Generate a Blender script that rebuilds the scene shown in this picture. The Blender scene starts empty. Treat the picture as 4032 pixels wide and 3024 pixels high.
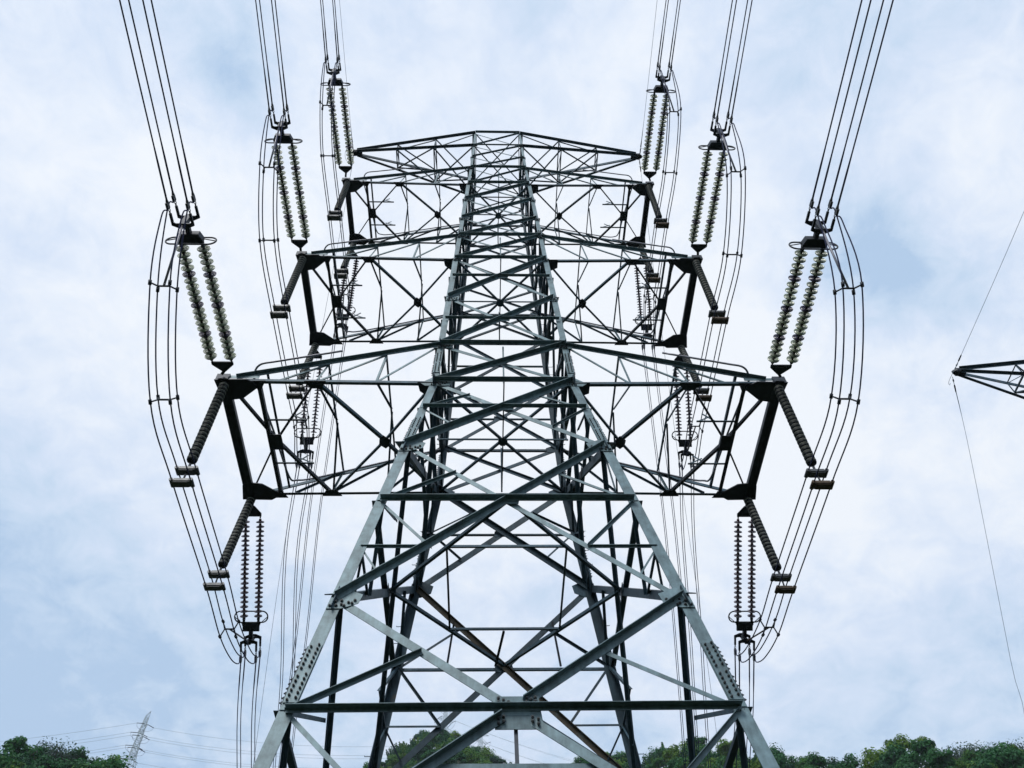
import bpy, bmesh, math, random
from mathutils import Vector as V, Matrix, noise
random.seed(7)
S = bpy.context.scene
COL = S.collection
HAZE = .0002
H = 18.04                      # height of the lowest crossarm above the ground

# ------------------------------------------------------------------ camera, light, sky
cam_d = bpy.data.cameras.new('camera'); cam = bpy.data.objects.new('camera', cam_d); COL.objects.link(cam)
S.camera = cam
cam_d.sensor_width = 36; cam_d.lens = 28.122; cam_d.clip_start = 0.1; cam_d.clip_end = 9000
CP = V((-0.4107, -13.7607, -16.4406 + H))
_y, _p, _r = -0.05179, 0.94381, -0.0372
R0 = V((math.cos(_y), math.sin(_y), 0))
F0 = V((-math.sin(_y)*math.cos(_p), math.cos(_y)*math.cos(_p), math.sin(_p)))
U0 = V((math.sin(_y)*math.sin(_p), -math.cos(_y)*math.sin(_p), math.cos(_p)))
_c, _s = math.cos(_r), math.sin(_r)
RX = R0*_c + U0*_s; UX = U0*_c - R0*_s
cam.matrix_world = Matrix(((RX.x, UX.x, -F0.x, CP.x), (RX.y, UX.y, -F0.y, CP.y), (RX.z, UX.z, -F0.z, CP.z), (0, 0, 0, 1)))

SUN_EL, SUN_AZ = math.radians(48), math.radians(205)     # behind and left of the camera, veiled by cloud
sd = V((math.sin(SUN_AZ)*math.cos(SUN_EL), math.cos(SUN_AZ)*math.cos(SUN_EL), math.sin(SUN_EL)))
sun_d = bpy.data.lights.new('sun', 'SUN'); sun_d.energy = 1.5; sun_d.angle = math.radians(22); sun_d.color = (1, .965, .92)
sun = bpy.data.objects.new('sun', sun_d); COL.objects.link(sun)
sun.rotation_euler = sd.to_track_quat('Z', 'Y').to_euler()
S.view_settings.view_transform = 'Standard'; S.view_settings.look = 'None'
S.view_settings.exposure = 0.72; S.view_settings.gamma = 1; S.view_settings.use_curve_mapping = False

W = bpy.data.worlds.new('World'); S.world = W; W.use_nodes = True
NT = W.node_tree; NT.nodes.clear()
def wn(t, **k):
    n = NT.nodes.new(t)
    for a, b in k.items(): setattr(n, a, b)
    return n
def wl(a, b): NT.links.new(a, b)
def wmath(op, a, b=None, c=None, clamp=False):
    n = wn('ShaderNodeMath', operation=op, use_clamp=clamp)
    for i, x in enumerate((a, b, c)):
        if x is None: continue
        if isinstance(x, (int, float)): n.inputs[i].default_value = x
        else: wl(x, n.inputs[i])
    return n.outputs[0]
tc = wn('ShaderNodeTexCoord'); D = tc.outputs['Generated']
sky = wn('ShaderNodeTexSky', sky_type='NISHITA', sun_disc=False, sun_elevation=SUN_EL, sun_rotation=SUN_AZ)
sep = wn('ShaderNodeSeparateXYZ'); wl(D, sep.inputs[0])
# clouds are laid out on a flat layer overhead, so they foreshorten towards the horizon
zz = wmath('ADD', wmath('MAXIMUM', sep.outputs[2], 0.0), 0.22)
px_ = wmath('DIVIDE', sep.outputs[0], zz); py_ = wmath('DIVIDE', sep.outputs[1], zz)
cmb = wn('ShaderNodeCombineXYZ'); wl(px_, cmb.inputs[0]); wl(py_, cmb.inputs[1])
def wnoise(scale, detail, rough, dist=0.0, off=(0, 0, 0)):
    m = wn('ShaderNodeMapping'); m.inputs['Location'].default_value = off; wl(cmb.outputs[0], m.inputs[0])
    n = wn('ShaderNodeTexNoise'); wl(m.outputs[0], n.inputs['Vector'])
    n.inputs['Scale'].default_value = scale; n.inputs['Detail'].default_value = detail
    n.inputs['Roughness'].default_value = rough; n.inputs['Distortion'].default_value = dist
    return n.outputs['Fac']
n1 = wnoise(1.9, 8, .62, .5, (3.1, 1.7, 0)); n2 = wnoise(6.0, 9, .68, .35, (0.4, 8.3, 2)); n3 = wnoise(15.0, 9, .66, .5, (5, 2, 1)); n4 = wnoise(3.4, 7, .6, .6, (9, 4, 3))
def pdir(u, v):                   # direction of a cloud bank, from the survey of the photograph
    a, b = (u-2016)/3149.66, (v-1512)/3149.66
    return (RX*a - UX*b + F0).normalized()
# broad banks: (direction, how far it reaches, thickness); + is white cloud, - a thin blue-grey gap
BANKS = [((1950, 1550), .30, .70), ((3300, 1650), .22, .30), ((650, 1000), .22, .30), ((1950, 200), .16, -.16),
         ((3440, 940), .055, -.62), ((3560, 1130), .075, -.55), ((3900, 1230), .05, -.30), ((3780, 1500), .035, -.2), ((3950, 1750), .1, .25), ((3980, 700), .1, .2), ((3300, 1450), .04, -.25), ((3700, 760), .05, .25), ((3760, 1330), .035, .2), ((3250, 260), .10, -.25), ((850, 130), .035, -.28), ((930, 330), .04, -.30), ((1000, 480), .03, -.2), ((700, 600), .06, .2),
         ((420, 420), .09, -.22), ((1010, 1050), .05, -.10), ((3620, 1780), .05, -.12), ((1550, 700), .09, -.15), ((300, 1250), .09, -.12),
         ((1990, 2340), .13, -.22), ((100, 2800), .26, -.62), ((4000, 2800), .26, -.52), ((800, 2700), .12, -.12), ((3300, 2150), .16, .25), ((600, 1800), .14, .2), ((1950, 2900), .2, -.2), ((3150, 2380), .05, -.1)]
acc = None
for (u, v), r, amp in BANKS:
    dd = pdir(u, v)
    vs = wn('ShaderNodeVectorMath', operation='DISTANCE'); wl(D, vs.inputs[0]); vs.inputs[1].default_value = dd
    wob = wmath('ADD', vs.outputs['Value'], wmath('MULTIPLY', wmath('SUBTRACT', n2, .5), r*1.6))
    g = wmath('MULTIPLY', wmath('EXPONENT', wmath('MULTIPLY', wmath('MULTIPLY', wob, wob), -1/(2*r*r))), amp)
    acc = g if acc is None else wmath('ADD', acc, g)
f = wmath('ADD', wmath('ADD', wmath('MULTIPLY', wmath('SUBTRACT', n1, .5), 1.0), wmath('ADD', wmath('MULTIPLY', wmath('SUBTRACT', n2, .5), .9), wmath('ADD', wmath('MULTIPLY', wmath('SUBTRACT', n3, .5), 1.05), wmath('MULTIPLY', wmath('SUBTRACT', n4, .5), .8)))), acc)
f = wmath('ADD', f, .50, clamp=True)
ramp = wn('ShaderNodeValToRGB'); wl(f, ramp.inputs[0])
cr = ramp.color_ramp; cr.elements[0].position = 0; cr.elements[0].color = (.44, .59, .79, 1)
cr.elements[1].position = 1; cr.elements[1].color = (.905, .94, .985, 1)
for p_, c_ in ((.25, (.57, .70, .865, 1)), (.5, (.68, .775, .925, 1)), (.75, (.80, .865, .965, 1))):
    e = cr.elements.new(p_); e.color = c_
mx = wn('ShaderNodeMix', data_type='RGBA'); mx.inputs['Factor'].default_value = .9
sc = wn('ShaderNodeVectorMath', operation='SCALE'); wl(sky.outputs[0], sc.inputs[0]); sc.inputs['Scale'].default_value = 1.0
ccl = wn('ShaderNodeVectorMath', operation='SCALE'); wl(ramp.outputs[0], ccl.inputs[0]); ccl.inputs['Scale'].default_value = 10.0
wl(sc.outputs[0], mx.inputs[6]); wl(ccl.outputs[0], mx.inputs[7])
bg = wn('ShaderNodeBackground'); bg.inputs['Strength'].default_value = .0685
wl(mx.outputs[2], bg.inputs[0])
wo = wn('ShaderNodeOutputWorld'); wl(bg.outputs[0], wo.inputs[0])

# ------------------------------------------------------------------ materials
def mat(name, base, rough=.55, metal=0., mottle=.18, scale=6., stain=None, bump=.0, spec=.4, stain_amt=.5, stain_scale=1.1, vary=0, streak=.0):
    m = bpy.data.materials.new(name); m.use_nodes = True; n = m.node_tree; b = n.nodes['Principled BSDF']
    b.inputs['Roughness'].default_value = rough; b.inputs['Metallic'].default_value = metal
    b.inputs['Specular IOR Level'].default_value = spec
    t = n.nodes.new('ShaderNodeTexCoord')
    no = n.nodes.new('ShaderNodeTexNoise'); no.inputs['Scale'].default_value = scale; no.inputs['Detail'].default_value = 8; no.inputs['Roughness'].default_value = .65
    n.links.new(t.outputs['Object'], no.inputs['Vector'])
    r = n.nodes.new('ShaderNodeValToRGB'); n.links.new(no.outputs['Fac'], r.inputs[0])
    lo = [c*(1-mottle*1.6) for c in base]; hi = [min(1, c*(1+mottle)) for c in base]
    r.color_ramp.elements[0].position = .3; r.color_ramp.elements[0].color = (*lo, 1)
    r.color_ramp.elements[1].position = .7; r.color_ramp.elements[1].color = (*hi, 1)
    out = r.outputs[0]
    if stain:
        n2_ = n.nodes.new('ShaderNodeTexNoise'); n2_.inputs['Scale'].default_value = stain_scale; n2_.inputs['Detail'].default_value = 9; n2_.inputs['Roughness'].default_value = .7
        n.links.new(t.outputs['Object'], n2_.inputs['Vector'])
        r2 = n.nodes.new('ShaderNodeValToRGB'); r2.color_ramp.elements[0].position = 1-stain_amt; r2.color_ramp.elements[1].position = 1-stain_amt+.13
        n.links.new(n2_.outputs['Fac'], r2.inputs[0])
        mi = n.nodes.new('ShaderNodeMix'); mi.data_type = 'RGBA'; n.links.new(r2.outputs[0], mi.inputs['Factor'])
        n.links.new(out, mi.inputs[6]); mi.inputs[7].default_value = (*stain, 1); out = mi.outputs[2]
    if vary:
        oi = n.nodes.new('ShaderNodeObjectInfo'); mr = n.nodes.new('ShaderNodeMapRange'); n.links.new(oi.outputs['Random'], mr.inputs[0])
        mr.inputs['To Min'].default_value = 1-vary; mr.inputs['To Max'].default_value = 1+vary*.7
        mp = n.nodes.new('ShaderNodeMapping'); mp.inputs['Scale'].default_value = (9, 9, .55); n.links.new(t.outputs['Object'], mp.inputs[0])
        ns = n.nodes.new('ShaderNodeTexNoise'); ns.inputs['Scale'].default_value = 1.6; ns.inputs['Detail'].default_value = 5; ns.inputs['Roughness'].default_value = .6; n.links.new(mp.outputs[0], ns.inputs['Vector'])
        m3 = n.nodes.new('ShaderNodeMapRange'); n.links.new(ns.outputs['Fac'], m3.inputs[0]); m3.inputs['From Min'].default_value = .3; m3.inputs['From Max'].default_value = .7
        m3.inputs['To Min'].default_value = 1-streak; m3.inputs['To Max'].default_value = 1+streak*.5
        mm = n.nodes.new('ShaderNodeMath'); mm.operation = 'MULTIPLY'; n.links.new(mr.outputs[0], mm.inputs[0]); n.links.new(m3.outputs[0], mm.inputs[1])
        vs = n.nodes.new('ShaderNodeVectorMath'); vs.operation = 'SCALE'; n.links.new(out, vs.inputs[0]); n.links.new(mm.outputs[0], vs.inputs['Scale']); out = vs.outputs[0]
    n.links.new(out, b.inputs['Base Color'])
    if bump:
        bp = n.nodes.new('ShaderNodeBump'); bp.inputs['Strength'].default_value = bump; bp.inputs['Distance'].default_value = .01
        n.links.new(no.outputs['Fac'], bp.inputs['Height']); n.links.new(bp.outputs[0], b.inputs['Normal'])
    return m
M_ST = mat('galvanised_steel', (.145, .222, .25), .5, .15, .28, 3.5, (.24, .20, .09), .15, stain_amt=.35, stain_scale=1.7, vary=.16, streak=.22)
M_ST2 = mat('shaded_steel', (.050, .096, .13), .55, .15, .26, 3.0, (.15, .10, .06), .15, stain_amt=.38, stain_scale=1.5, vary=.35, streak=.25)  # galvanised steel with rear and inner shade put into its colour, plus brown stains
M_RUST = mat('rusted_steel', (.085, .07, .05), .7, .05, .3, 3, (.13, .15, .14), .2, stain_amt=.5)
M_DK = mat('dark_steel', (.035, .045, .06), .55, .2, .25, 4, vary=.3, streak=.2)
M_BLT = mat('bolt_steel', (.05, .06, .065), .55, .3, .2, 9)
M_PIPE = mat('pipe_steel', (.30, .30, .34), .4, .3, .12, 5, (.30, .14, .08), stain_amt=.38)
M_WIRE = mat('conductor_wire', (.02, .028, .095), .6, .1, .1, 8)
M_THIN = mat('ground_wire', (.13, .2, .26), .5, .3, .1, 8)
M_CLAMP = mat('clamp_aluminium', (.11, .118, .125), .45, .3, .2, 14)
M_CLAMP2 = mat('clamp_aluminium_stained', (.10, .07, .045), .55, .2, .3, 14)
M_CAP = mat('insulator_cap', (.045, .04, .04), .5, .3, .2, 20)
M_GL = mat('insulator_glaze', (.34, .39, .29), .18, .0, .16, 9, (.14, .16, .11), 0, .5, .36, 4, vary=.3)
M_GLD = mat('insulator_glaze_dark', (.045, .035, .075), .2, .0, .2, 9)
M_SH = mat('post_shed', (.010, .014, .016), .5, .0, .2, 9, spec=.2)
M_RIM = mat('post_rim', (.27, .29, .27), .5, .0, .15, 9)
M_RED = mat('red_paint', (.45, .04, .035), .5, 0, .15, 9)
M_GAP = mat('brown_glaze', (.13, .035, .04), .3, 0, .2, 9)

# ------------------------------------------------------------------ helpers
def link(o, parent=None):
    COL.objects.link(o)
    if parent is not None: o.parent = parent
    return o
def empty(name, loc=(0, 0, 0), parent=None):
    o = bpy.data.objects.new(name, None); o.location = loc; o.empty_display_size = .2; return link(o, parent)
def tag(o, label, cat, group=None, kind=None):
    if label: o['label'] = label
    if cat: o['category'] = cat
    if group: o['group'] = group
    if kind: o['kind'] = kind
    return o
JIT = random.Random(3)
class MB:
    def __init__(s): s.v = []; s.f = []; s.m = []; s.sm = []
    def add(s, vs, fs, mi=0, smooth=False):
        b = len(s.v); s.v += [tuple(x) for x in vs]
        for f in fs: s.f.append(tuple(i+b for i in f)); s.m.append(mi); s.sm.append(smooth)
        return s
    def box(s, c, ax, ay, az, mi=0):     # centre and three half-vectors
        c = V(c); ax, ay, az = V(ax), V(ay), V(az)
        vs = [c+ax*i+ay*j+az*k for i in (-1, 1) for j in (-1, 1) for k in (-1, 1)]
        return s.add(vs, [(0, 1, 3, 2), (4, 6, 7, 5), (0, 4, 5, 1), (2, 3, 7, 6), (0, 2, 6, 4), (1, 5, 7, 3)], mi)
    def bar(s, a, b, w, t, n, mi=0):     # flat bar a-b, width w, thickness t along n
        a, b = V(a), V(b); d = (b-a); u = V(n).cross(d).normalized(); nn = d.cross(u).normalized()
        return s.box((a+b)/2, d/2, u*(w/2), nn*(t/2), mi)
    def angle(s, a, b, w, n, out=1, edge=1, t=None, h=None, mi=0):
        """rolled angle section: one flange flat in the face whose normal is n, one standing out of it along its upper edge"""
        j_ = lambda: V((JIT.uniform(-1, 1), JIT.uniform(-1, 1), JIT.uniform(-1, 1)))*min(.006, w*.08)
        a, b, n = V(a)+j_(), V(b)+j_(), V(n); d = (b-a).normalized(); u = n.cross(d).normalized()
        if abs(u.z) > .12:
            if u.z < 0: u = -u
        elif u.dot(V((0, -1, 0))) < 0: u = -u
        nn = d.cross(u).normalized()
        if nn.dot(n) < 0: nn = -nn
        t = t or max(.009, w*.11); h = h or w*1.15
        u = u*edge; q = nn*out
        pr = [(-w/2, 0), (w/2, 0), (w/2, h), (w/2-t, h), (w/2-t, t), (-w/2, t)]
        pts = [u*x+q*y for x, y in pr]
        vs = [a+p for p in pts]+[b+p for p in pts]
        fs = [(i, (i+1) % 6, (i+1) % 6+6, i+6) for i in range(6)]
        fs += [(0, 5, 4, 1), (1, 4, 3, 2), (6, 7, 10, 11), (7, 8, 9, 10)]
        return s.add(vs, fs, mi)
    def poly(s, pts, n, t, mi=0):        # flat plate of outline pts, thickness t along n
        k = len(pts); n = V(n).normalized()
        vs = [V(p)-n*t/2 for p in pts]+[V(p)+n*t/2 for p in pts]
        return s.add(vs, [tuple(range(k-1, -1, -1)), tuple(range(k, 2*k))]+[(i, (i+1) % k, (i+1) % k+k, i+k) for i in range(k)], mi)
    def tube(s, pts, r, seg=8, mi=0, closed=False, cap=True):
        P = [V(p) for p in pts]; n = len(P); base = len(s.v); prev = None; rr = r if isinstance(r, (list, tuple)) else [r]*n
        for i in range(n):
            if closed: d = P[(i+1) % n]-P[i-1]
            else: d = P[min(i+1, n-1)]-P[max(i-1, 0)]
            d.normalize()
            if prev is None: prev = d.orthogonal().normalized()
            prev = (prev-d*prev.dot(d)).normalized(); b = d.cross(prev)
            for j in range(seg):
                a = 2*math.pi*j/seg; s.v.append(tuple(P[i]+prev*(rr[i]*math.cos(a))+b*(rr[i]*math.sin(a))))
        for i in range(n if closed else n-1):
            for j in range(seg):
                a = base+i*seg+j; b = base+i*seg+(j+1) % seg; i2 = (i+1) % n
                c = base+i2*seg+(j+1) % seg; d = base+i2*seg+j
                s.f.append((a, b, c, d)); s.m.append(mi); s.sm.append(True)
        if cap and not closed:
            s.f.append(tuple(base+j for j in range(seg))[::-1]); s.m.append(mi); s.sm.append(False)
            s.f.append(tuple(base+(n-1)*seg+j for j in range(seg))); s.m.append(mi); s.sm.append(False)
        return s
    def lathe(s, prof, seg=20):          # prof: (radius, z, material); about z
        b0 = len(s.v)
        for r, z, m in prof:
            for j in range(seg):
                a = 2*math.pi*j/seg; s.v.append((r*math.cos(a), r*math.sin(a), z))
        for i in range(len(prof)-1):
            for j in range(seg):
                a = b0+i*seg+j; b = b0+i*seg+(j+1) % seg
                s.f.append((a, b, b+seg, a+seg)); s.m.append(prof[i+1][2]); s.sm.append(True)
        return s
    def mesh(s, name, mats):
        me = bpy.data.meshes.new(name); me.from_pydata(s.v, [], s.f)
        for m in mats: me.materials.append(m)
        me.polygons.foreach_set('material_index', s.m); me.polygons.foreach_set('use_smooth', s.sm); me.update()
        return me
    def obj(s, name, mats, parent=None):
        if not isinstance(mats, (list, tuple)): mats = [mats]
        return link(bpy.data.objects.new(name, s.mesh(name, mats)), parent)
def place(me, name, loc, axis, parent, scale=1.0, up=None):      # put a shared lathe mesh with its z along axis
    o = bpy.data.objects.new(name, me); link(o, parent)
    o.rotation_mode = 'QUATERNION'; o.rotation_quaternion = V(axis).to_track_quat('Z', 'Y'); o.location = loc
    o.scale = (scale,)*3 if isinstance(scale, (int, float)) else scale
    return o
def crom(P, k=8):                         # smooth curve through points
    P = [V(p) for p in P]; out = []
    for i in range(len(P)-1):
        p0 = P[i-1] if i else P[0]*2-P[1]; p1, p2 = P[i], P[i+1]; p3 = P[i+2] if i+2 < len(P) else P[-1]*2-P[-2]
        for j in range(k):
            t = j/k
            out.append(.5*((2*p1)+(p2-p0)*t+(2*p0-5*p1+4*p2-p3)*t*t+(3*p1-p0-3*p2+p3)*t**3))
    out.append(P[-1]); return out

# ------------------------------------------------------------------ the lattice tower
KD = 1.0894
ZT = 16.405
def hw(z):                               # half width of the body at height z (z=0 at the lowest crossarm)
    if z < 0: return 1.75-.14374*z
    return 1.75-.03604*min(z, ZT)-.0240*max(0, z-ZT)
LV = dict(top=21.206, n1=19.379, n2=17.848, a3t=16.405, a3b=14.504, n3=12.754, n4=10.858, a2t=9.213, a2b=7.338, n5=4.592,
          a1t=1.812, a1b=0.0, n6=-3.028, n7=-7.806, low=-12.85, foot=-H)
ORDER = ['top', 'n1', 'n2', 'a3t', 'a3b', 'n3', 'n4', 'a2t', 'a2b', 'n5', 'a1t', 'a1b', 'n6', 'n7', 'low', 'foot']
def legw(z): return .218 if z < -3 else .192 if z < 0 else .172 if z < 7 else .142 if z < 14 else .108
def diagw(z): return .106 if z < -8 else .112 if z < -3 else .13 if z < 0 else .115 if z < 7 else .092 if z < 14.4 else .06
def platew(z): return .15 if z < 0 else .12 if z < 7 else .10 if z < 14.4 else .065
FACES = {'front': (V((1, 0, 0)), V((0, -1, 0))), 'rear': (V((1, 0, 0)), V((0, 1, 0))), 'left': (V((0, 1, 0)), V((-1, 0, 0))), 'right': (V((0, 1, 0)), V((1, 0, 0)))}
def fp(face, s, z, H0=H):                # point of a face: s in -1..1 across, at height z
    a, n = FACES[face]; w = hw(z)
    if face in ('front', 'rear'): return V((s*w, n.y*w*KD, z+H0))
    return V((n.x*w, s*w*KD, z+H0))
def lerp(a, b, t): return a+(b-a)*t
ARMS = {1: (6.987, 1.969, 'a1t', 'a1b'), 2: (6.482, 1.684, 'a2t', 'a2b'), 3: (6.123, 1.344, 'a3t', 'a3b')}
TIPZ = {1: -.019, 2: 7.373, 3: 14.639}
def bolts(parent, pts, n, up, size=.026, h=.045, mats=None):
    b = MB(); n = V(n).normalized(); up = V(up).normalized(); sdir = n.cross(up).normalized()
    for p in pts:
        a = JIT.uniform(0, 1.5); d1 = sdir*math.cos(a)+up*math.sin(a); d2 = up*math.cos(a)-sdir*math.sin(a)
        base = V(p); vs = []
        for z0, rr in ((0, size), (h*.6, size), (h*.6, size*.55), (h, size*.5)):
            for k in range(6):
                t = k*math.pi/3; vs.append(base+n*z0+(d1*math.cos(t)+d2*math.sin(t))*rr)
        fs = [(i*6+j, i*6+(j+1) % 6, i*6+6+(j+1) % 6, i*6+6+j) for i in range(3) for j in range(6)]+[tuple(range(18, 24))]
        b.add(vs, fs)
    o = b.obj('bolt_heads', M_BLT, parent); o['kind'] = 'stuff'; return o

def build_tower(root, off, last, detail):
    """off: offset of the tower axis; last: lowest level of ORDER that is built; detail: bolts and small plates"""
    off = V(off); H0 = H
    names = ORDER[:ORDER.index(last)+1]; zmin = LV[last]
    def mk(mb, name, m, parent=None):
        return mb.obj(name, m, parent or root)
    def P(face, s, z): return fp(face, s, z)
    # legs: one continuous mesh each, corner outwards, sections heavier lower down
    legs = []
    for sx in (-1, 1):
        for sy in (-1, 1):
            b = MB(); zs = [LV[n] for n in names]
            brk = sorted(set(zs) & set(zs), reverse=True)
            for z1, z0 in zip(brk[:-1], brk[1:]):
                fl = legw((z1+z0)/2); t = .02 if fl > .15 else .014
                def cr_(z): return V((sx*(hw(z)+fl/2), sy*hw(z)*KD, z+H0))
                X = V((-sx, 0, 0)); Y = V((0, -sy, 0))
                pr = [(0, 0), (fl, 0), (fl, t), (t, t), (t, fl), (0, fl)]
                A, B = cr_(z0), cr_(z1)
                vs = [A+X*x+Y*y for x, y in pr]+[B+X*x+Y*y for x, y in pr]
                b.add(vs, [(i, (i+1) % 6, (i+1) % 6+6, i+6) for i in range(6)]+[(0, 5, 4, 3, 2, 1), (6, 7, 8, 9, 10, 11)])
    
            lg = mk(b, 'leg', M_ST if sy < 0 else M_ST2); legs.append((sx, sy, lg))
            if detail and sy > 0:         # climbing pins up the two rear legs
                b = MB(); z = -17.0
                while z < 20.5:
                    p_ = V((sx*(hw(z)+legw(z)/2), hw(z)*KD-legw(z)*.4, z+H0)); q_ = V((sx*(hw(z)-legw(z)*.3), hw(z)*KD, z+H0))
                    b.tube([p_, p_+V((sx*.15, 0, 0)), p_+V((sx*.152, 0, .02))], .009, 5) if int(z*10) % 2 else b.tube([q_, q_+V((0, .15, 0)), q_+V((0, .152, .02))], .009, 5)
                    z += .43
                o = b.obj('step_bolts', M_ST2, lg); o['kind'] = 'stuff'
            if detail:
                for zc, ln in ((.92, .95), (-2.32, 1.0), (-9.35, 1.1), (12.9, .35), (9.6, .35)):
                    fl = legw(zc); d = (fp('front', sx, zc+.5)-fp('front', sx, zc-.5)).normalized() if sy < 0 else (fp('rear', sx, zc+.5)-fp('rear', sx, zc-.5)).normalized()
                    c = V((sx*hw(zc), sy*(hw(zc)*KD+.012), zc+H0))
                    pl = MB().box(c, d*ln/2, V((fl*.46, 0, 0)), V((0, .009, 0))*1)
                    p_ = pl.obj('splice_plate', M_ST if sy < 0 else M_ST2, lg)
                    # side flange plate
                    cs = V((sx*(hw(zc)+fl/2+.011), sy*(hw(zc)*KD-fl*.5), zc+H0))
                    MB().box(cs, d*ln/2, V((0, fl*.44, 0)), V((.009, 0, 0))).obj('splice_plate', M_ST2, lg)
                    if ln > .5:
                        pts = []; pts2 = []
                        for g in (-1, 1):
                            for i in range(6):
                                for q in (0, 1):
                                    l_ = g*ln*.265+(i-2.5)*ln*.078+q*ln*.035
                                    pts.append(c+d*l_+V(((q-.5)*fl*.5, sy*.009, 0)))
                                    pts2.append(cs+d*l_+V((sx*.009, (q-.5)*fl*.5, 0)))
                        bz = .021 if zc < -5 else .016; bolts(lg, pts, (0, sy, 0), d, bz, bz*2.1); bolts(lg, pts2, (sx, 0, 0), d, bz, bz*2.1)
                    else:
                        bolts(lg, [c+d*(ln*(i-1.5)*.22)+V((q*fl*.2, sy*.009, 0)) for i in range(4) for q in (-1, 1)], (0, sy, 0), d, .015)
    # braces of the four faces
    for face, (a, n) in FACES.items():
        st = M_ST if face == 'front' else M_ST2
        for i in range(len(names)-1):
            z1, z0 = LV[names[i]], LV[names[i+1]]; w = diagw((z0+z1)/2)
            if z1 <= 0.1: w *= {'front': 1, 'rear': 1.3, 'left': 1.5, 'right': 1.5}[face]
            eps = n*.022
            ins = .0
            TL, TR, BL, BR = P(face, -1, z1), P(face, 1, z1), P(face, -1, z0), P(face, 1, z0)
            m_a, m_b = st, st
            if face == 'rear' and names[i] == 'n6': m_b = M_RUST
            if face == 'front' and names[i] in ('a1b',): m_b = M_ST
            if names[i] == 'n7' and face in ('front', 'rear'):
                tq = hw(z1)/(hw(z1)+hw(z0)); Cq = P(face, 0, z1+(z0-z1)*tq); g_ = .24/hw(z1)
                for E_ in (BL, TR): mk(MB().angle(E_+eps, lerp(Cq, E_, g_*.55)+eps, w*1.1, n, 1, 1), 'diagonal_brace', m_a)
                for E_ in (TL, BR): o = mk(MB().angle(lerp(Cq, E_, g_*.55)+eps*.2, E_+eps*.2, w*1.3, n, -1, 1, h=w*.6), 'diagonal_brace', m_b)
            else:
                mk(MB().angle(BL+eps, TR+eps, w, n, 1, 1), 'diagonal_brace', m_a)
                o = mk(MB().angle(TL-eps, BR-eps, w*.92, n, -1, 1, h=w*.55), 'diagonal_brace', m_b)
            if m_b is M_RUST: o['label'] = 'rust-brown diagonal brace'
            wt, wb = hw(z1), hw(z0); tc_ = wt/(wt+wb); zc = z1+(z0-z1)*tc_; C = P(face, 0, zc)
            if names[i] in ('a2b', 'n5', 'a1b', 'n6', 'n7', 'low') and names[i+1] != 'foot':
                hb = {'a1b': .062, 'n6': .088, 'n7': .088, 'low': .1}.get(names[i], .055)
                mk(MB().angle(P(face, -1, zc)+n*.045, P(face, 1, zc)+n*.045, hb*.72, n, 1, 1, h=hb*1.5), 'horizontal_brace', st)
                if detail and w > .1:
                    mk(MB().poly([C+n*.035+a*x+V((0, 0, z)) for x, z in ((-.2, -.1), (.2, -.1), (.22, .02), (.2, .1), (-.2, .1), (-.22, -.02))], n, .012), 'gusset_plate', st)
            if names[i] in ('a1b', 'n6', 'n7', 'low'):
                rw = .048 if names[i] == 'a1b' else .058 if names[i] == 'n6' else .07
                for s in (-1, 1):
                    T_, B_, L_ = P(face, s, z1), P(face, s, z0), P(face, s, zc)
                    u_ = lerp(T_, C, .52); l_ = lerp(B_, C, .5); e2 = n*.01
                    mk(MB().angle(L_+e2, u_+e2, rw, n, 1 if s*1 < 0 else -1, 1), 'secondary_brace', st)
                    mk(MB().angle(L_-e2, l_-e2, rw, n, -1 if s < 0 else 1, 1), 'secondary_brace', st)
                    if names[i] in ('n6', 'n7'):
                        zb = zc+(z0-zc)*.5
                        mk(MB().angle(P(face, s, zb)-n*.03, l_-n*.03, rw*.8, n, 1, 1), 'secondary_brace', st)
                        mk(MB().angle(P(face, s, zb)-n*.03, lerp(B_, C, .22)-n*.03, rw*.6, n, -1, 1), 'secondary_brace', st)
            if names[i] == 'n6' and face == 'rear':
                for s in (-1, 1):
                    mk(MB().angle(lerp(P(face, s, z1), C, .45)-n*.03, lerp(P(face, s, zc), C, .46)-n*.03, .045, n, -1, 1), 'secondary_brace', M_DK)
                mk(MB().angle(V((0, hw(zc)*KD*.5, zc+H0)), P(face, -.07, zc)-n*.03, .045, V((1, 0, 0)), -1, 1), 'secondary_brace', M_DK)
            if names[i] == 'n7':
                z2 = -10.9; hx = (zc-z2)/(zc-z0)
                mk(MB().angle(lerp(C, BL, hx)-n*.05, lerp(C, BR, hx)-n*.05, .09, n, -1, 1), 'horizontal_brace', st)
                mk(MB().angle(C-n*.06, lerp(lerp(C, BL, hx), lerp(C, BR, hx), .5)-n*.06, .055, n, -1, 1), 'secondary_brace', M_DK)
        for k in ('top', 'n1', 'a3t', 'a3b', 'a2t', 'a2b', 'a1t', 'a1b'):
            z = LV[k]; hb = {'top': .085, 'n1': .05, 'a3t': .085, 'a3b': .085, 'a2t': .09, 'a2b': .085, 'a1t': .10, 'a1b': .10}[k]
            thr = 1.0
            mk(MB().angle(P(face, -thr, z)+n*.05, P(face, thr, z)+n*.05, hb*.75, n, 1, 1, h=hb*1.2), 'horizontal_brace', st)
        for k in (1, 2, 3):               # short hangers through the middle of the arm storeys
            zt, zb = LV[ARMS[k][2]], LV[ARMS[k][3]]
            mk(MB().angle(P(face, 0, zt)-n*.02, P(face, 0, zb)-n*.02, .045, n, -1, 1), 'hanger', st)
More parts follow.
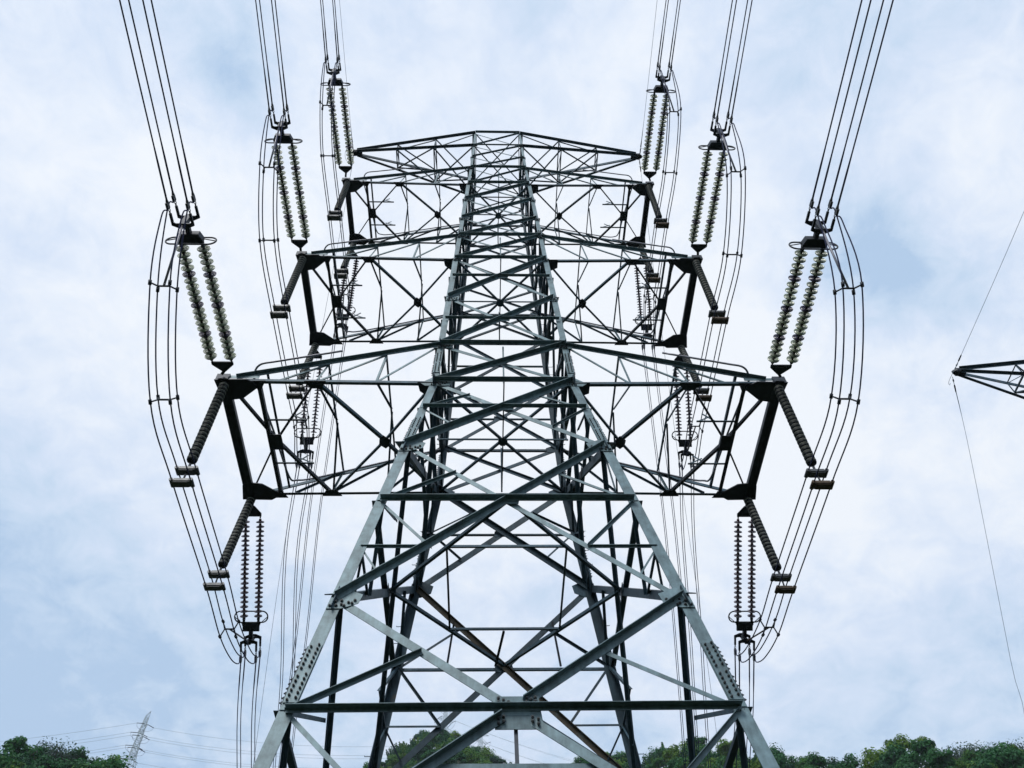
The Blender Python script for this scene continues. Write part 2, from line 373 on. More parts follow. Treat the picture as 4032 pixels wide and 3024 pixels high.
        # gusset plates with bolts where braces meet the legs
        if detail:
            for k in names[1:-1]:
                z = LV[k]; w = platew(z-.1)
                for s in (-1, 1):
                    c = P(face, s, z)+n*.014; ds = (P(face, s, z+.5)-P(face, s, z-.5)).normalized(); sg = -s
                    big = k in ('a1t', 'a1b', 'a2t', 'a2b', 'a3t', 'a3b')
                    gw = w*(2.7 if z < 0 else 2.6); gh = w*(1.55 if not big else 1.3)
                    # long tab inwards, short outwards
                    pts = [c+ds*gh+a*(sg*gw*.25), c+ds*gh*.4+a*(sg*gw), c-ds*gh*.5+a*(sg*gw*.95), c-ds*gh+a*(sg*gw*.35), c-ds*gh+a*(-sg*w*.7), c+ds*gh+a*(-sg*w*.7)]
                    if k in ('a1t', 'a1b'): pts = [c+ds*gh+a*(sg*gw*.3), c+ds*gh*.2+a*(sg*gw*1.1), c-ds*gh*.9+a*(sg*gw), c-ds*gh+a*(-sg*gw*.55), c-ds*gh*.3+a*(-sg*gw*.9), c+ds*gh+a*(-sg*w*.7)]
                    g = mk(MB().poly(pts, n, .012), 'gusset_plate', st)
                    if face in ('front', 'rear'):
                        q = [c+ds*(gh*y)+a*(sg*gw*x)+n*.006 for x, y in ((.1, -.72), (.3, -.62), (.55, -.42), (.78, -.22), (.02, -.35), (.42, -.75), (.7, -.5), (-.15, -.72), (.25, -.25))]
                        bolts(g, q, n, ds, .017 if z > 3 else .021 if z > -1 else .026, .04)
            if face in ('front', 'rear'):
                # big plate where the lower X crosses
                z1, z0 = LV['n7'], LV['low']; zc = z1+(z0-z1)*hw(z1)/(hw(z1)+hw(z0)); c = P(face, .01, zc)
                g = mk(MB().poly([c+a*x+V((0, n.y*.0, z))+n*.03 for x, z in ((-.30, .20), (.30, .20), (.32, 0), (.36, -.30), (-.32, -.30), (-.34, 0))], n, .014), 'gusset_plate', st)
                q = [c+a*x+V((0, 0, z))+n*.06 for x, z in ((-.27, .15), (-.27, .09), (-.2, .12), (-.2, .06), (-.13, .09), (.12, .09), (.19, .13), (.25, .1), (.25, .16), (.13, .15),
                     (-.27, -.16), (-.2, -.13), (-.2, -.2), (-.27, -.23), (.2, -.14), (.2, -.2), (.28, -.17), (.28, -.24))]
                bolts(g, q, n, (0, 0, 1), .024, .045)
    # plan bracing inside the body
    def cn(sx, sy, z): return V((sx*hw(z), sy*hw(z)*KD, z+H0))
    up = V((0, 0, -1))
    for k in ('top', 'a3b', 'a2b', 'a1b', 'n1'):
        z = LV[k]-.03; w = .045 if k in ('top', 'n1') else .06; c = V((0, 0, z+H0))
        mk(MB().angle(cn(-1, -1, z), cn(1, 1, z), w, up, -1, 1), 'plan_brace', M_ST2)
        mk(MB().angle(cn(1, -1, z)-up*.02, cn(-1, 1, z)-up*.02, w, up, -1, 1), 'plan_brace', M_ST2)
        if k[0] == 'a':
            for A, B in ((V((-hw(z), 0, z+H0)), V((hw(z), 0, z+H0))), (V((0, -hw(z)*KD, z+H0)), V((0, hw(z)*KD, z+H0)))):
                mk(MB().angle(A-up*.05, B-up*.05, .035, up, -1, 1), 'plan_brace', M_ST2)
            r = .135; mk(MB().poly([c+up*.03+V((r*math.cos(t*math.pi/4+.39), r*math.sin(t*math.pi/4+.39)*1.1, 0)) for t in range(8)], up, .014), 'gusset_plate', M_ST2)
    for i in ('n6', 'n7'):
        if i not in names: continue
        z1 = LV[i]; z0 = LV[ORDER[ORDER.index(i)+1]]
        if z0 < zmin-.01: continue
        zc = z1+(z0-z1)*hw(z1)/(hw(z1)+hw(z0)); w = hw(zc); wd = w*KD; zz_ = zc+H0+.02
        mids = [V((0, -wd, zz_)), V((w, 0, zz_)), V((0, wd, zz_)), V((-w, 0, zz_))]
        for A, B in zip(mids, mids[1:]+mids[:1]):
            mk(MB().angle(A, B, .065, up, -1, 1), 'plan_brace', M_ST2)
        q = [lerp(mids[j], mids[(j+1) % 4], .5) for j in range(4)]
        for j in range(4):
            A, B = q[j], q[(j+1) % 4]
            mk(MB().angle(A-up*.03, B-up*.03, .045, up, -1, 1), 'plan_brace', M_ST2 if j != 2 else M_DK)
    # crossarms
    dn = V((0, 0, -1))
    for k in (1, 2, 3):
        L, Dp, kt, kb = ARMS[k]; zt, zb, zp = LV[kt], LV[kb], TIPZ[k]
        for s in (-1, 1):
            arm = empty('crossarm', (0, 0, 0), root)
            cw = {1: .085, 2: .078, 3: .074}[k]; f_ = {1: 1., 2: .9, 3: .82}[k]
            def tip(q): return V((s*L, q*Dp, zp+H0))
            def bb(q): return V((s*hw(zb), q*hw(zb)*KD, zb+H0))
            def bt(q): return V((s*hw(zt), q*hw(zt)*KD, zt+H0))
            tout = {q: lerp(tip(q), bb(q), .055)+V((0, 0, .06)) for q in (-1, 1)}
            def lo(q, t): return lerp(tip(q), bb(q), t)
            def hi(q, t): return lerp(tout[q], bt(q), t)
            bm = empty
            for q in (-1, 1):
                n_ = V((0, q, 0))
                MB().angle(lo(q, -.01), lo(q, 1), cw, n_, -1, -1, h=cw*1.0).obj('chord', M_ST2, arm)
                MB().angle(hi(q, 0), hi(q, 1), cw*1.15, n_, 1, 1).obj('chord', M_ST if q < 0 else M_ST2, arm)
                # lattice between upper and lower chord
                zw = cw*.62
                for t1, t2 in ((.43, .24), (.717, .43), (1.0, .717)):
                    MB().angle(hi(q, t1 if t1 < 1 else .985)-n_*.02, lo(q, t2)-n_*.02, zw, n_, -1, 1).obj('lattice_brace', M_ST if q < 0 else M_ST2, arm)
                for t in (.43, .717):
                    MB().angle(hi(q, t)-n_*.03, lo(q, t)-n_*.03, zw, n_, -1, 1).obj('lattice_brace', M_ST, arm)
            # bottom plane: two X bays with plates, a strut through the outer plate
            c1 = (lo(-1, .19)+lo(1, .19))/2; c2 = (lo(-1, .735)+lo(1, .735))/2
            for i, (A, B, ww) in enumerate(((tip(-1), c1, .07), (tip(1), c1, .045), (lo(-1, .43), c1, .055), (lo(1, .43), c1, .08),
                                        (lo(-1, .43), c2, .085), (lo(1, .43), c2, .06), (lo(-1, 1), c2, .06), (lo(1, 1), c2, .08))):
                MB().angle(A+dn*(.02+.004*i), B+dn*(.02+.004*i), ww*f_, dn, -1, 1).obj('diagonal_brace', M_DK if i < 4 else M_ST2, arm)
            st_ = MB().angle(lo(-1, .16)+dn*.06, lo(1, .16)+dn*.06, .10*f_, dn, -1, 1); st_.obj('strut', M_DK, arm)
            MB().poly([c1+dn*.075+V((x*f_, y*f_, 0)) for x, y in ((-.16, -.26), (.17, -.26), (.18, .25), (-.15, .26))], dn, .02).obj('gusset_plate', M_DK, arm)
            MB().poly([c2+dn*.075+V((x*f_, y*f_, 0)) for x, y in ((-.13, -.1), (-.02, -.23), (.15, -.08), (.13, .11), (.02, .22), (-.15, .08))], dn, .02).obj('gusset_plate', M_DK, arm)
            for q in (-1, 1):
                # tip plates, node plates
                T = tip(q); i_ = -s
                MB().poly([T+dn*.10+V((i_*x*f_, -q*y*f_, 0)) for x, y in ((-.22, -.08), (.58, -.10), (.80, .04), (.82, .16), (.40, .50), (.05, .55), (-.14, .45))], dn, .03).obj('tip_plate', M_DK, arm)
                MB().box(T+V((-i_*.04, q*.05, .02)), V((.16, 0, 0)), V((0, .03, 0)), V((0, 0, .13))).obj('tip_plate', M_DK, arm)
                N = lo(q, .43)
                MB().poly([N+dn*.05+V((x*f_, -q*y*f_, 0)) for x, y in ((-.28, -.04), (.28, -.04), (.14, .20), (-.14, .20))], dn, .014).obj('gusset_plate', M_DK, arm)
                N = lo(q, .16)
                MB().poly([N+dn*.085+V((x*f_, -q*y*f_, 0)) for x, y in ((-.2, -.05), (.2, -.05), (.07, .2), (-.07, .2))], dn, .014).obj('gusset_plate', M_DK, arm)
                N = lo(q, .965)
                MB().poly([N+dn*.04+V((x*f_, -q*y*f_, 0)) for x, y in ((-.25, -.04), (.25, -.04), (.25, .3), (.0, .42), (-.2, .25))], dn, .014).obj('gusset_plate', M_DK, arm)
                # light connection plate under the upper chord's end
                MB().bar(lo(q, .01)+V((0, q*.02, .1)), lo(q, .16)+V((0, q*.02, .1)), .10, .012, (0, q, 0)).obj('connection_plate', M_ST, arm)
            if k == 3 and s < 0 and detail:
                c_ = lo(1, .93)+V((0, .1, -.14)); MB().box(c_, V((.16, 0, 0)), V((0, .006, 0)), V((0, 0, .035))).obj('sign_plate', M_RED, arm)
            # end beam: double channel
            eb = MB(); bw = {1: .125, 2: .113, 3: .105}[k]
            A, B = tip(-1)+V((0, -.12, -.05)), tip(1)+V((0, .12, -.05))
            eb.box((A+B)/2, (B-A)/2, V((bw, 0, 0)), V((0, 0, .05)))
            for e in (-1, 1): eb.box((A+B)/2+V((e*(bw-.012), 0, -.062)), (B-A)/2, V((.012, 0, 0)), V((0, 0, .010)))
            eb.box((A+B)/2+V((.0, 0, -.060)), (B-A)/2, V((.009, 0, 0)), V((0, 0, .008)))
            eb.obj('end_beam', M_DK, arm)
            # cross frames
            for t in (.43, .717):
                A, B = hi(-1, t), hi(1, t); m_ = (A+B)/2
                MB().angle(A, B, cw*.55, dn, -1, 1).obj('cross_frame_brace', M_ST2, arm)
                MB().angle(lo(-1, t)+V((0, .03, 0)), m_+V((0, -.04, -.02)), cw*.52, V((1, 0, 0)), 1, 1).obj('cross_frame_brace', M_ST2, arm)
                MB().angle(lo(1, t)+V((0, -.03, 0)), m_+V((0, .04, -.02)), cw*.52, V((1, 0, 0)), 1, 1).obj('cross_frame_brace', M_ST2, arm)
            MB().angle(hi(-1, .14), hi(1, .14), cw*.75, dn, -1, 1).obj('strut', M_ST2, arm)
            # walkway pipe: in along the front chord, across, and back along the rear chord
            zo = V((0, 0, .13)); pp = [hi(-1, .50)+zo+V((0, -.24, 0)), hi(-1, .2)+zo+V((0, -.24, 0)), hi(-1, .105)+zo*.9+V((0, -.22, 0)), hi(-1, .075)+zo*.4+V((0, .05, 0)), hi(-1, .085)+V((0, .35, -.02)),
                  lerp(hi(-1, .12), hi(1, .12), .5)+V((0, 0, -.02)), hi(1, .15)+V((0, -.4, -.03)), hi(1, .19)+V((0, -.18, -.03)), hi(1, .28)+V((0, -.12, -.05)), hi(1, .5)+V((0, -.12, -.08)), hi(1, .78)+V((0, -.12, -.1)), hi(1, .98)+V((0, -.1, -.12))]
            MB().tube(crom(pp, 5), .028*f_, 7).obj('walkway_pipe', M_PIPE, arm)
            for t0 in (.32, .7):           # small swing brackets on the strut
                m_ = lerp(lo(-1, .16), lo(1, .16), t0)+dn*.02; i_ = V((-s, 0, 0))
                br = MB(); br.bar(m_, m_+i_*1.05, .05, .02, dn); br.bar(m_+i_*.55, m_+i_*.85+V((0, -.02, .30)), .04, .015, (0, 1, 0)); br.bar(m_+i_*1.0, m_+i_*.62+V((0, 0, .22)), .035, .015, (0, 1, 0))
                br.obj('bracket', M_ST2, arm)
    # peak arms for the two ground wires
    Lp, zp = 6.873, 21.58
    for s in (-1, 1):
        arm = empty('peak_arm', (0, 0, 0), root)
        T = V((s*Lp, 0, zp+H0)); zt, zb = LV['top'], LV['n1']
        ct = {q: V((s*hw(zt), q*hw(zt)*KD, zt+H0)) for q in (-1, 1)}; cb = {q: V((s*hw(zb), q*hw(zb)*KD, zb+H0)) for q in (-1, 1)}
        def ln(c, q, t, lift=0): return lerp(T+V((-s*.1, q*.06, lift)), c[q], t)
        for q in (-1, 1):
            MB().angle(ln(ct, q, 0, .05), ln(ct, q, 1), .125, V((0, q, .3)), 1, 1).obj('chord', M_ST2, arm)
            MB().angle(ln(cb, q, 0, -.05), ln(cb, q, 1), .095, V((0, q, -.3)), 1, 1).obj('chord', M_ST2, arm)
            for t1, t2 in ((.35, .35), (.67, .67), (.67, .35), (1, .67)):
                MB().angle(ln(ct, q, t1), ln(cb, q, t2), .05, V((0, q, 0)), -1, 1).obj('lattice_brace', M_ST2, arm)
        for t in (.35, .67):
            MB().angle(ln(ct, -1, t), ln(ct, 1, t), .05, dn, -1, 1).obj('lattice_brace', M_ST2, arm)
            MB().angle(ln(cb, -1, t), ln(cb, 1, t), .05, dn, -1, 1).obj('lattice_brace', M_ST2, arm)
            MB().angle(ln(cb, -1, t), ln(ct, 1, t), .028, V((1, 0, 0)), 1, 1).obj('lattice_brace', M_ST2, arm)
        for i, (t1, t2) in enumerate(((.35, .67), (.67, 1.0))):
            MB().angle(ln(cb, -1, t1), ln(cb, 1, t2), .055, dn, -1, 1).obj('lattice_brace', M_ST2, arm)
            MB().angle(ln(cb, 1, t1)+dn*.02, ln(cb, -1, t2)+dn*.02, .055, dn, -1, 1).obj('lattice_brace', M_ST2, arm)
            MB().angle(ln(ct, -1, t1), ln(ct, 1, t2), .05, dn, -1, 1).obj('lattice_brace', M_ST2, arm)
        tp = MB(); tp.poly([T+V((s*x, y, 0)) for x, y in ((.18, -.06), (.22, 0), (.18, .06), (.05, .15), (-.35, .13), (-.35, -.13), (.05, -.15))], dn, .09)
        tp.box(T, V((.09, 0, 0)), V((0, .12, 0)), V((0, 0, .11)))
        tp.obj('tip_plate', M_DK, arm)
    root.location = off

tw = empty('transmission_tower'); build_tower(tw, (0, 0, 0), 'foot', True)
tag(tw, 'towering grey steel lattice pylon seen from below, filling the middle of the photo', 'pylon')
tw2 = empty('transmission_tower'); build_tower(tw2, (24.94, 3.93, -12.62), 'n7', False)
tag(tw2, 'neighbouring lattice pylon of which only the pointed arm tip shows at the right edge', 'pylon')
# its legs stop one panel higher; short stubs carry it to the ground
FB = MB()
for sx in (-1, 1):
    for sy in (-1, 1):
        FB = MB(); x, y = sx*(5.1), sy*(5.3)
        for r_, a_, b_ in ((.45, 0, .5),):
            FB.box((x, y, .1), (r_, 0, 0), (0, r_, 0), (0, 0, .35))
        FB.obj('footing', mat('concrete', (.35, .34, .31), .9, 0, .15, 3) if 'concrete' not in bpy.data.materials else bpy.data.materials['concrete'], tw)

# ------------------------------------------------------------------ insulators
def disc_mesh(glaze):
    b = MB(); g = 1; c = 0
    # z runs from the tower towards the line; the shed opens towards +z
    prof = [(.0, -.075, c), (.036, -.075, c), (.046, -.055, c), (.05, -.01, c), (.055, .0, c), (.10, .012, g), (.132, .026, g), (.145, .045, g), (.145, .056, g), (.136, .060, g),
            (.128, .040, g), (.116, .036, g), (.110, .062, g), (.102, .062, g), (.097, .032, g), (.086, .030, g), (.080, .060, g), (.072, .060, g), (.067, .028, g), (.056, .026, g), (.052, .054, g), (.045, .054, g), (.040, .024, g), (.030, .026, c), (.028, .055, c), (.02, .085, c), (.0, .085, c)]
    return b.lathe(prof, 22).mesh('insulator_disc', [M_CAP, glaze])
DISC, DISCD = disc_mesh(M_GL), disc_mesh(M_GLD)
DISCR = disc_mesh(mat('insulator_glaze_brown', (.20, .17, .21), .2, 0, .2, 9))
DISCR.materials[0] = M_GAP

LVN = {1: 'lowest', 2: 'middle', 3: 'top'}
SIDE = {-1: 'left', 1: 'right'}
ONLINE = {}
def tri_plate(mb, apex, base_c, half, n, t=.03):
    """triangular yoke plate"""
    ax = V((1, 0, 0)); d = (V(base_c)-V(apex)).normalized()
    pts = [V(apex)-ax*.035, V(base_c)-ax*half-d*.05, V(base_c)-ax*half+d*.04, V(base_c)+ax*half+d*.04, V(base_c)+ax*half-d*.05, V(apex)+ax*.035]
    mb.poly(pts, d.cross(ax), t)
def string_assembly(k, s, near, P0, P1, tipp):
    """double disc string from P0 (first disc) to P1 (last disc), with yokes, ring and four dead-end clamps"""
    P0, P1, tipp = V(P0), V(P1), V(tipp)
    P0.z += H; P1.z += H; tipp.z += H
    d = (P1-P0).normalized(); L = (P1-P0).length; ax = V((1, 0, 0)); nrm = d.cross(ax).normalized()
    if nrm.z > 0: nrm = -nrm              # nrm: down-ish
    root = empty('insulator_string', tipp)
    lab = f"{'grey-green' if near else 'dark brown'} double disc string {'above the near' if near else 'below the far'} {SIDE[s]} corner of the {LVN[k]} crossarm"
    tag(root, lab, 'insulator string', 'paired disc insulator strings at the crossarm tips')
    inv = Matrix.Translation(-tipp)
    def fin(mb, name, m, par=root):
        o = mb.obj(name, m, par); o.matrix_parent_inverse = inv; return o
    n = 19 if near else 21; half = .235 if near else .2
    k_sc = 1.0 if near else .78
    # tower side triangular plate and link
    b = MB(); base = P0-d*.16
    tri_plate(b, P0-d*.42, base, half+.03, nrm)
    fin(b, 'yoke_plate', M_DK)
    b = MB()
    if near: b.bar(tipp+V((0, -.05, .0)), P0-d*.40, .07, .05, nrm)
    else:
        a0, a1 = tipp+V((0, .12, -.1)), P0-d*.40; ll = (a1-a0).length; kk = max(2, round(ll/.09))
        for i in range(kk):
            c_ = lerp(a0, a1, (i+.5)/kk); dd = (a1-a0).normalized(); o_ = (ax if i % 2 else nrm)
            b.tube([c_+dd*(ll/kk*.68)*math.cos(t)+o_*.026*math.sin(t) for t in [j*math.pi/5 for j in range(10)]], .011, 6, 0, True)
    fin(b, 'link', M_DK)
    for e in (-1, 1):
        b = MB(); b.tube([P0+ax*e*half-d*.19, P0+ax*e*half-d*.07], .02, 8); b.tube([P1+ax*e*half+d*.07, P1+ax*e*half+d*.24], .02, 8)
        b.box(P1+ax*e*half+d*.12, ax*.035, d*.03, nrm*.03)
        fin(b, 'ball_link', M_DK)
        for i in range(n):
            c = lerp(P0, P1, i/(n-1))+ax*e*half
            j = n-1-i
            me = DISCR if not near else (DISCD if j % 5 == 4 and j < 16 else DISC)
            jit = V((random.uniform(-.004, .004), 0, random.uniform(-.004, .004)))
            o = place(me, 'insulator_disc', c+jit, d+V((random.uniform(-.03, .03), 0, random.uniform(-.03, .03))), root, k_sc)
            o.matrix_parent_inverse = inv
    # line side yoke, box plates
    Y = P1+d*.30
    b = MB()
    b.poly([Y-ax*(half+.05)-d*.02, Y-ax*(half-.02)+d*.14, Y+ax*(half-.02)+d*.14, Y+ax*(half+.05)-d*.02, Y+ax*(half+.03)-d*.08, Y-ax*(half+.03)-d*.08], nrm, .16 if near else .05)
    for e in (-1, 1): b.bar(Y+ax*e*(half+.02), Y+ax*e*half-d*.14, .06, .06, nrm)
    if not near: b.box(Y+d*.04, ax*(half+.03), d*.13, nrm*.03)
    fin(b, 'yoke_plate', M_DK)
    # racetrack grading ring
    rx, rz = (half+.31, .17) if near else (half+.26, .16)
    cR = P1+d*(.24 if near else .06)
    zr = V((0, 0, 1)) if near else d
    pts = []
    for i in range(40):
        a = 2*math.pi*i/40; cx, cz = math.cos(a), math.sin(a)
        X_ = (rx-rz)*(1 if cx > 0 else -1)+rz*cx if abs(cx) > 1e-6 else 0
        pts.append(cR+ax*(X_ if abs(cx) > .02 else 0)+zr*(rz*cz))
    b = MB().tube(pts, .019, 8, 0, True)
    for e in (-1, 1): b.tube([cR+ax*e*(rx*.99), Y+ax*e*half], .012, 6)
    fin(b, 'grading_ring', M_DK)
    # quad yoke: a spine with an upper and a lower cross plate
    q = .20; Q = Y+d*.42
    vz = V((0, 0, 1)) if near else nrm*-1
    b = MB(); b.box(Y+d*.25, ax*.05, d*.17, vz*.05); b.box(Q, ax*.06, d*.05, vz*(q+.05))
    for e in (-1, 1):
        c_ = Q+vz*e*q
        b.poly([c_-ax*.24+d*.08, c_-ax*.24-d*.02, c_-ax*.08-d*.09, c_+ax*.08-d*.09, c_+ax*.24-d*.02, c_+ax*.24+d*.08, c_+ax*.15+d*.03, c_-ax*.15+d*.03], vz, .03)
    fin(b, 'quad_yoke', M_DK)
    ends = []
    for ez in (1, -1):
        for ex in (-1, 1):
            a0 = Q+vz*ez*q+ax*ex*.21+d*.06; a1 = a0+d*.20
            b = MB(); b.bar(a0, a1, .05, .045, nrm)
            for i in range(2): b.tube([a1+d*(.03+i*.05)+ax*(.022*math.cos(t) if i else 0)+(nrm*(0 if i else .022*math.cos(t)))+d*.03*math.sin(t) for t in [j*math.pi/4 for j in range(8)]], .01, 5, 0, True)
            fin(b, 'clamp_link', M_DK)
            a2 = a1+d*.10; b = MB(); b.tube([a2, a2+d*.04, a2+d*.16, a2+d*.22], [.02, .038, .034, .022], 9)
            b.box(a2+d*.09-vz*.045, ax*.026, d*.07, vz*.03)
            fin(b, 'dead_end_clamp', M_CLAMP)
            ends.append((ex, ez, a2+d*.2, a2-vz*.07+d*.02))
    ONLINE[(k, s, near)] = (ends, d, Q, vz)
F_ = {(1, -1): ((-6.933, -2.669, -.067), (-6.955, -5.60, -.16), (-7.02, -2.1, -.02)), (1, 1): ((6.946, -2.669, -.071), (6.94, -5.60, -.10), (7.02, -2.1, -.02)),
      (2, -1): ((-6.509, -2.384, 7.323), (-6.50, -5.31, 7.16), (-6.52, -1.8, 7.37)), (2, 1): ((6.483, -2.384, 7.29), (6.45, -5.31, 7.10), (6.52, -1.8, 7.37)),
      (3, -1): ((-6.15, -2.044, 14.728), (-6.13, -4.97, 14.40), (-6.16, -1.46, 14.64)), (3, 1): ((6.087, -2.044, 14.552), (6.03, -4.97, 14.17), (6.16, -1.46, 14.64))}
R_ = {(1, -1): ((-6.94, 2.57, -.44), (-7.02, 4.82, -1.88), (-6.97, 2.1, -.05)), (1, 1): ((6.92, 2.57, -.46), (7.0, 4.93, -1.86), (6.97, 2.1, -.05)),
      (2, -1): ((-6.5, 2.28, 7.0), (-6.68, 4.10, 5.37), (-6.5, 1.85, 7.3)), (2, 1): ((6.47, 2.28, 6.9), (6.685, 4.43, 5.68), (6.5, 1.85, 7.3)),
      (3, -1): ((-6.17, 1.94, 14.1), (-6.42, 3.47, 12.65), (-6.15, 1.5, 14.6)), (3, 1): ((6.05, 1.94, 13.7), (6.25, 3.70, 12.4), (6.15, 1.5, 14.6))}
for (k, s), v in F_.items(): string_assembly(k, s, True, *v)
for (k, s), v in R_.items(): string_assembly(k, s, False, *v)

# ------------------------------------------------------------------ conductors
WEND = {(1, -1): (0.0, .02, .0), (1, 1): (0.0, .015, 0), (2, -1): (-.022, .03, 0), (2, 1): (.0, .02, 0), (3, -1): (-.018, .03, 0), (3, 1): (-.012, .02, 0)}
for (k, s), (az, sl, _) in WEND.items():
    ends, d, Q, vz = ONLINE[(k, s, True)]
    root = empty('conductor_bundle', Q)
    tag(root, f"four dark parallel wires overhead from the {SIDE[s]} end of the {LVN[k]} crossarm", 'power line', 'conductor bundles of the near span')
    for ex, ez, a, j in ends:
        pts = [a]; y = 0
        for dy in (1.6, 4, 8, 14, 25, 45, 75):
            pts.append(a+V((-az*-dy*-1 if False else az*(-dy), -dy, sl*dy+.0006*dy*dy*(1 if dy < 60 else 1))))
        cv = crom(pts, 4); rr = []
        for p_ in cv:
            dd = (p_-a).length; rr.append(.021 if dd < .95 else .0155)
        o = MB().tube(cv, rr, 7).obj('wire', M_WIRE, root); o.matrix_parent_inverse = Matrix.Translation(-Q)
# far side span drops steeply towards a low gantry
RW = {(1, -1): [(-6.95, 5.5, -2.8), (-7.1, 6.9, -3.55), (-7.25, 8.7, -4.25), (-7.6, 14, -6.4), (-8.3, 24, -10), (-9.2, 38, -14)],
      (1, 1): [(7.05, 5.8, -2.65), (7.1, 7.5, -3.35), (7.15, 9.3, -4.1), (7.5, 14.5, -6.2), (8.2, 24, -9.6), (9.2, 38, -14)],
      (2, -1): [(-6.7, 4.5, 4.2), (-7.0, 6.9, 2.1), (-7.4, 11.3, .4), (-7.7, 14, -1.3), (-8.8, 24, -6.5), (-10.5, 38, -12.5)],
      (2, 1): [(6.8, 5.4, 4.8), (7.0, 7.8, 4.1), (7.4, 11.2, 2.1), (7.7, 14.9, -.7), (8.8, 24, -6.5), (10.5, 38, -12.5)],
      (3, -1): [(-6.5, 4.6, 11.2), (-7.1, 8.5, 6.2), (-7.55, 12.3, 3.2), (-8.1, 16.0, .4), (-9.3, 25, -6), (-11.5, 38, -11.5)],
      (3, 1): [(6.35, 4.6, 10.9), (6.85, 9.4, 5.6), (7.3, 14.2, 1.3), (7.6, 17.2, -1.0), (8.9, 26, -6), (11.5, 38, -11.5)]}
for (k, s), P in RW.items():
    ends, d, Q, vz = ONLINE[(k, s, False)]
    root = empty('conductor_bundle', Q)
    tag(root, f"four thin wires descending behind the tower from the {SIDE[s]} end of the {LVN[k]} crossarm", 'power line', 'conductor bundles of the far span')
    for ex, ez, a, j in ends:
        up_ = V((0, .5, .85))
        pts = [a]+[V(p)+V((ex*.2, 0, H))+up_*(ez*.17) for p in P[1:]]
        cv = crom(pts, 5); rr = [.019 if (p_-a).length < .8 else .0125 for p_ in cv]
        o = MB().tube(cv, rr, 6).obj('wire', M_WIRE, root); o.matrix_parent_inverse = Matrix.Translation(-Q)

# jumper loops under the crossarm ends, with their post insulators
JP = {(1, -1): [(-5.63, -1.84), (-3.78, -3.25), (-1.85, -3.45), (1.6, -3.38), (3.38, -3.45)],
      (1, 1): [(-5.80, -2.0), (-3.91, -3.30), (-1.80, -3.45), (1.75, -3.40), (3.45, -3.42)],
      (2, -1): [(-5.42, 5.36), (-3.82, 4.06), (-1.68, 3.80), (1.35, 3.95), (2.6, 4.0)],
      (2, 1): [(-5.54, 5.17), (-3.57, 3.96), (-1.55, 3.88), (1.35, 3.92), (2.7, 3.98)],
      (3, -1): [(-4.95, 12.64), (-3.48, 11.62), (-1.32, 11.33), (1.05, 11.25), (2.0, 11.3)],
      (3, 1): [(-5.03, 12.26), (-3.1, 11.42), (-1.15, 11.35), (1.2, 11.42), (2.2, 11.5)]}
def shed_mesh():
    prof = [(0, -.062, 0), (.045, -.062, 0), (.05, -.05, 0), (.085, -.048, 0), (.106, -.03, 0), (.116, -.004, 0), (.104, .026, 0), (.09, .036, 0), (.120, .042, 1), (.120, .048, 1), (.10, .052, 0), (.05, .056, 0), (0, .062, 0)]
    return MB().lathe(prof, 18).mesh('insulator_shed', [M_SH, M_RIM])
SHED = shed_mesh()
def spacer_obj(c, t, root, inv, q=.2):
    t = V(t).normalized(); ax = V((1, 0, 0)); nn = t.cross(ax).normalized()
    b = MB(); b.tube([c-ax*.13, c+ax*.13], .022, 7)
    for ex in (-1, 1):
        for ez in (-1, 1):
            e_ = c+ax*ex*q+nn*ez*q
            b.tube([c+ax*ex*.12, e_], .018, 6); b.tube([e_-t*.05, e_+t*.05], .036, 8)
    o = b.obj('spacer', M_DK, root); o.matrix_parent_inverse = inv
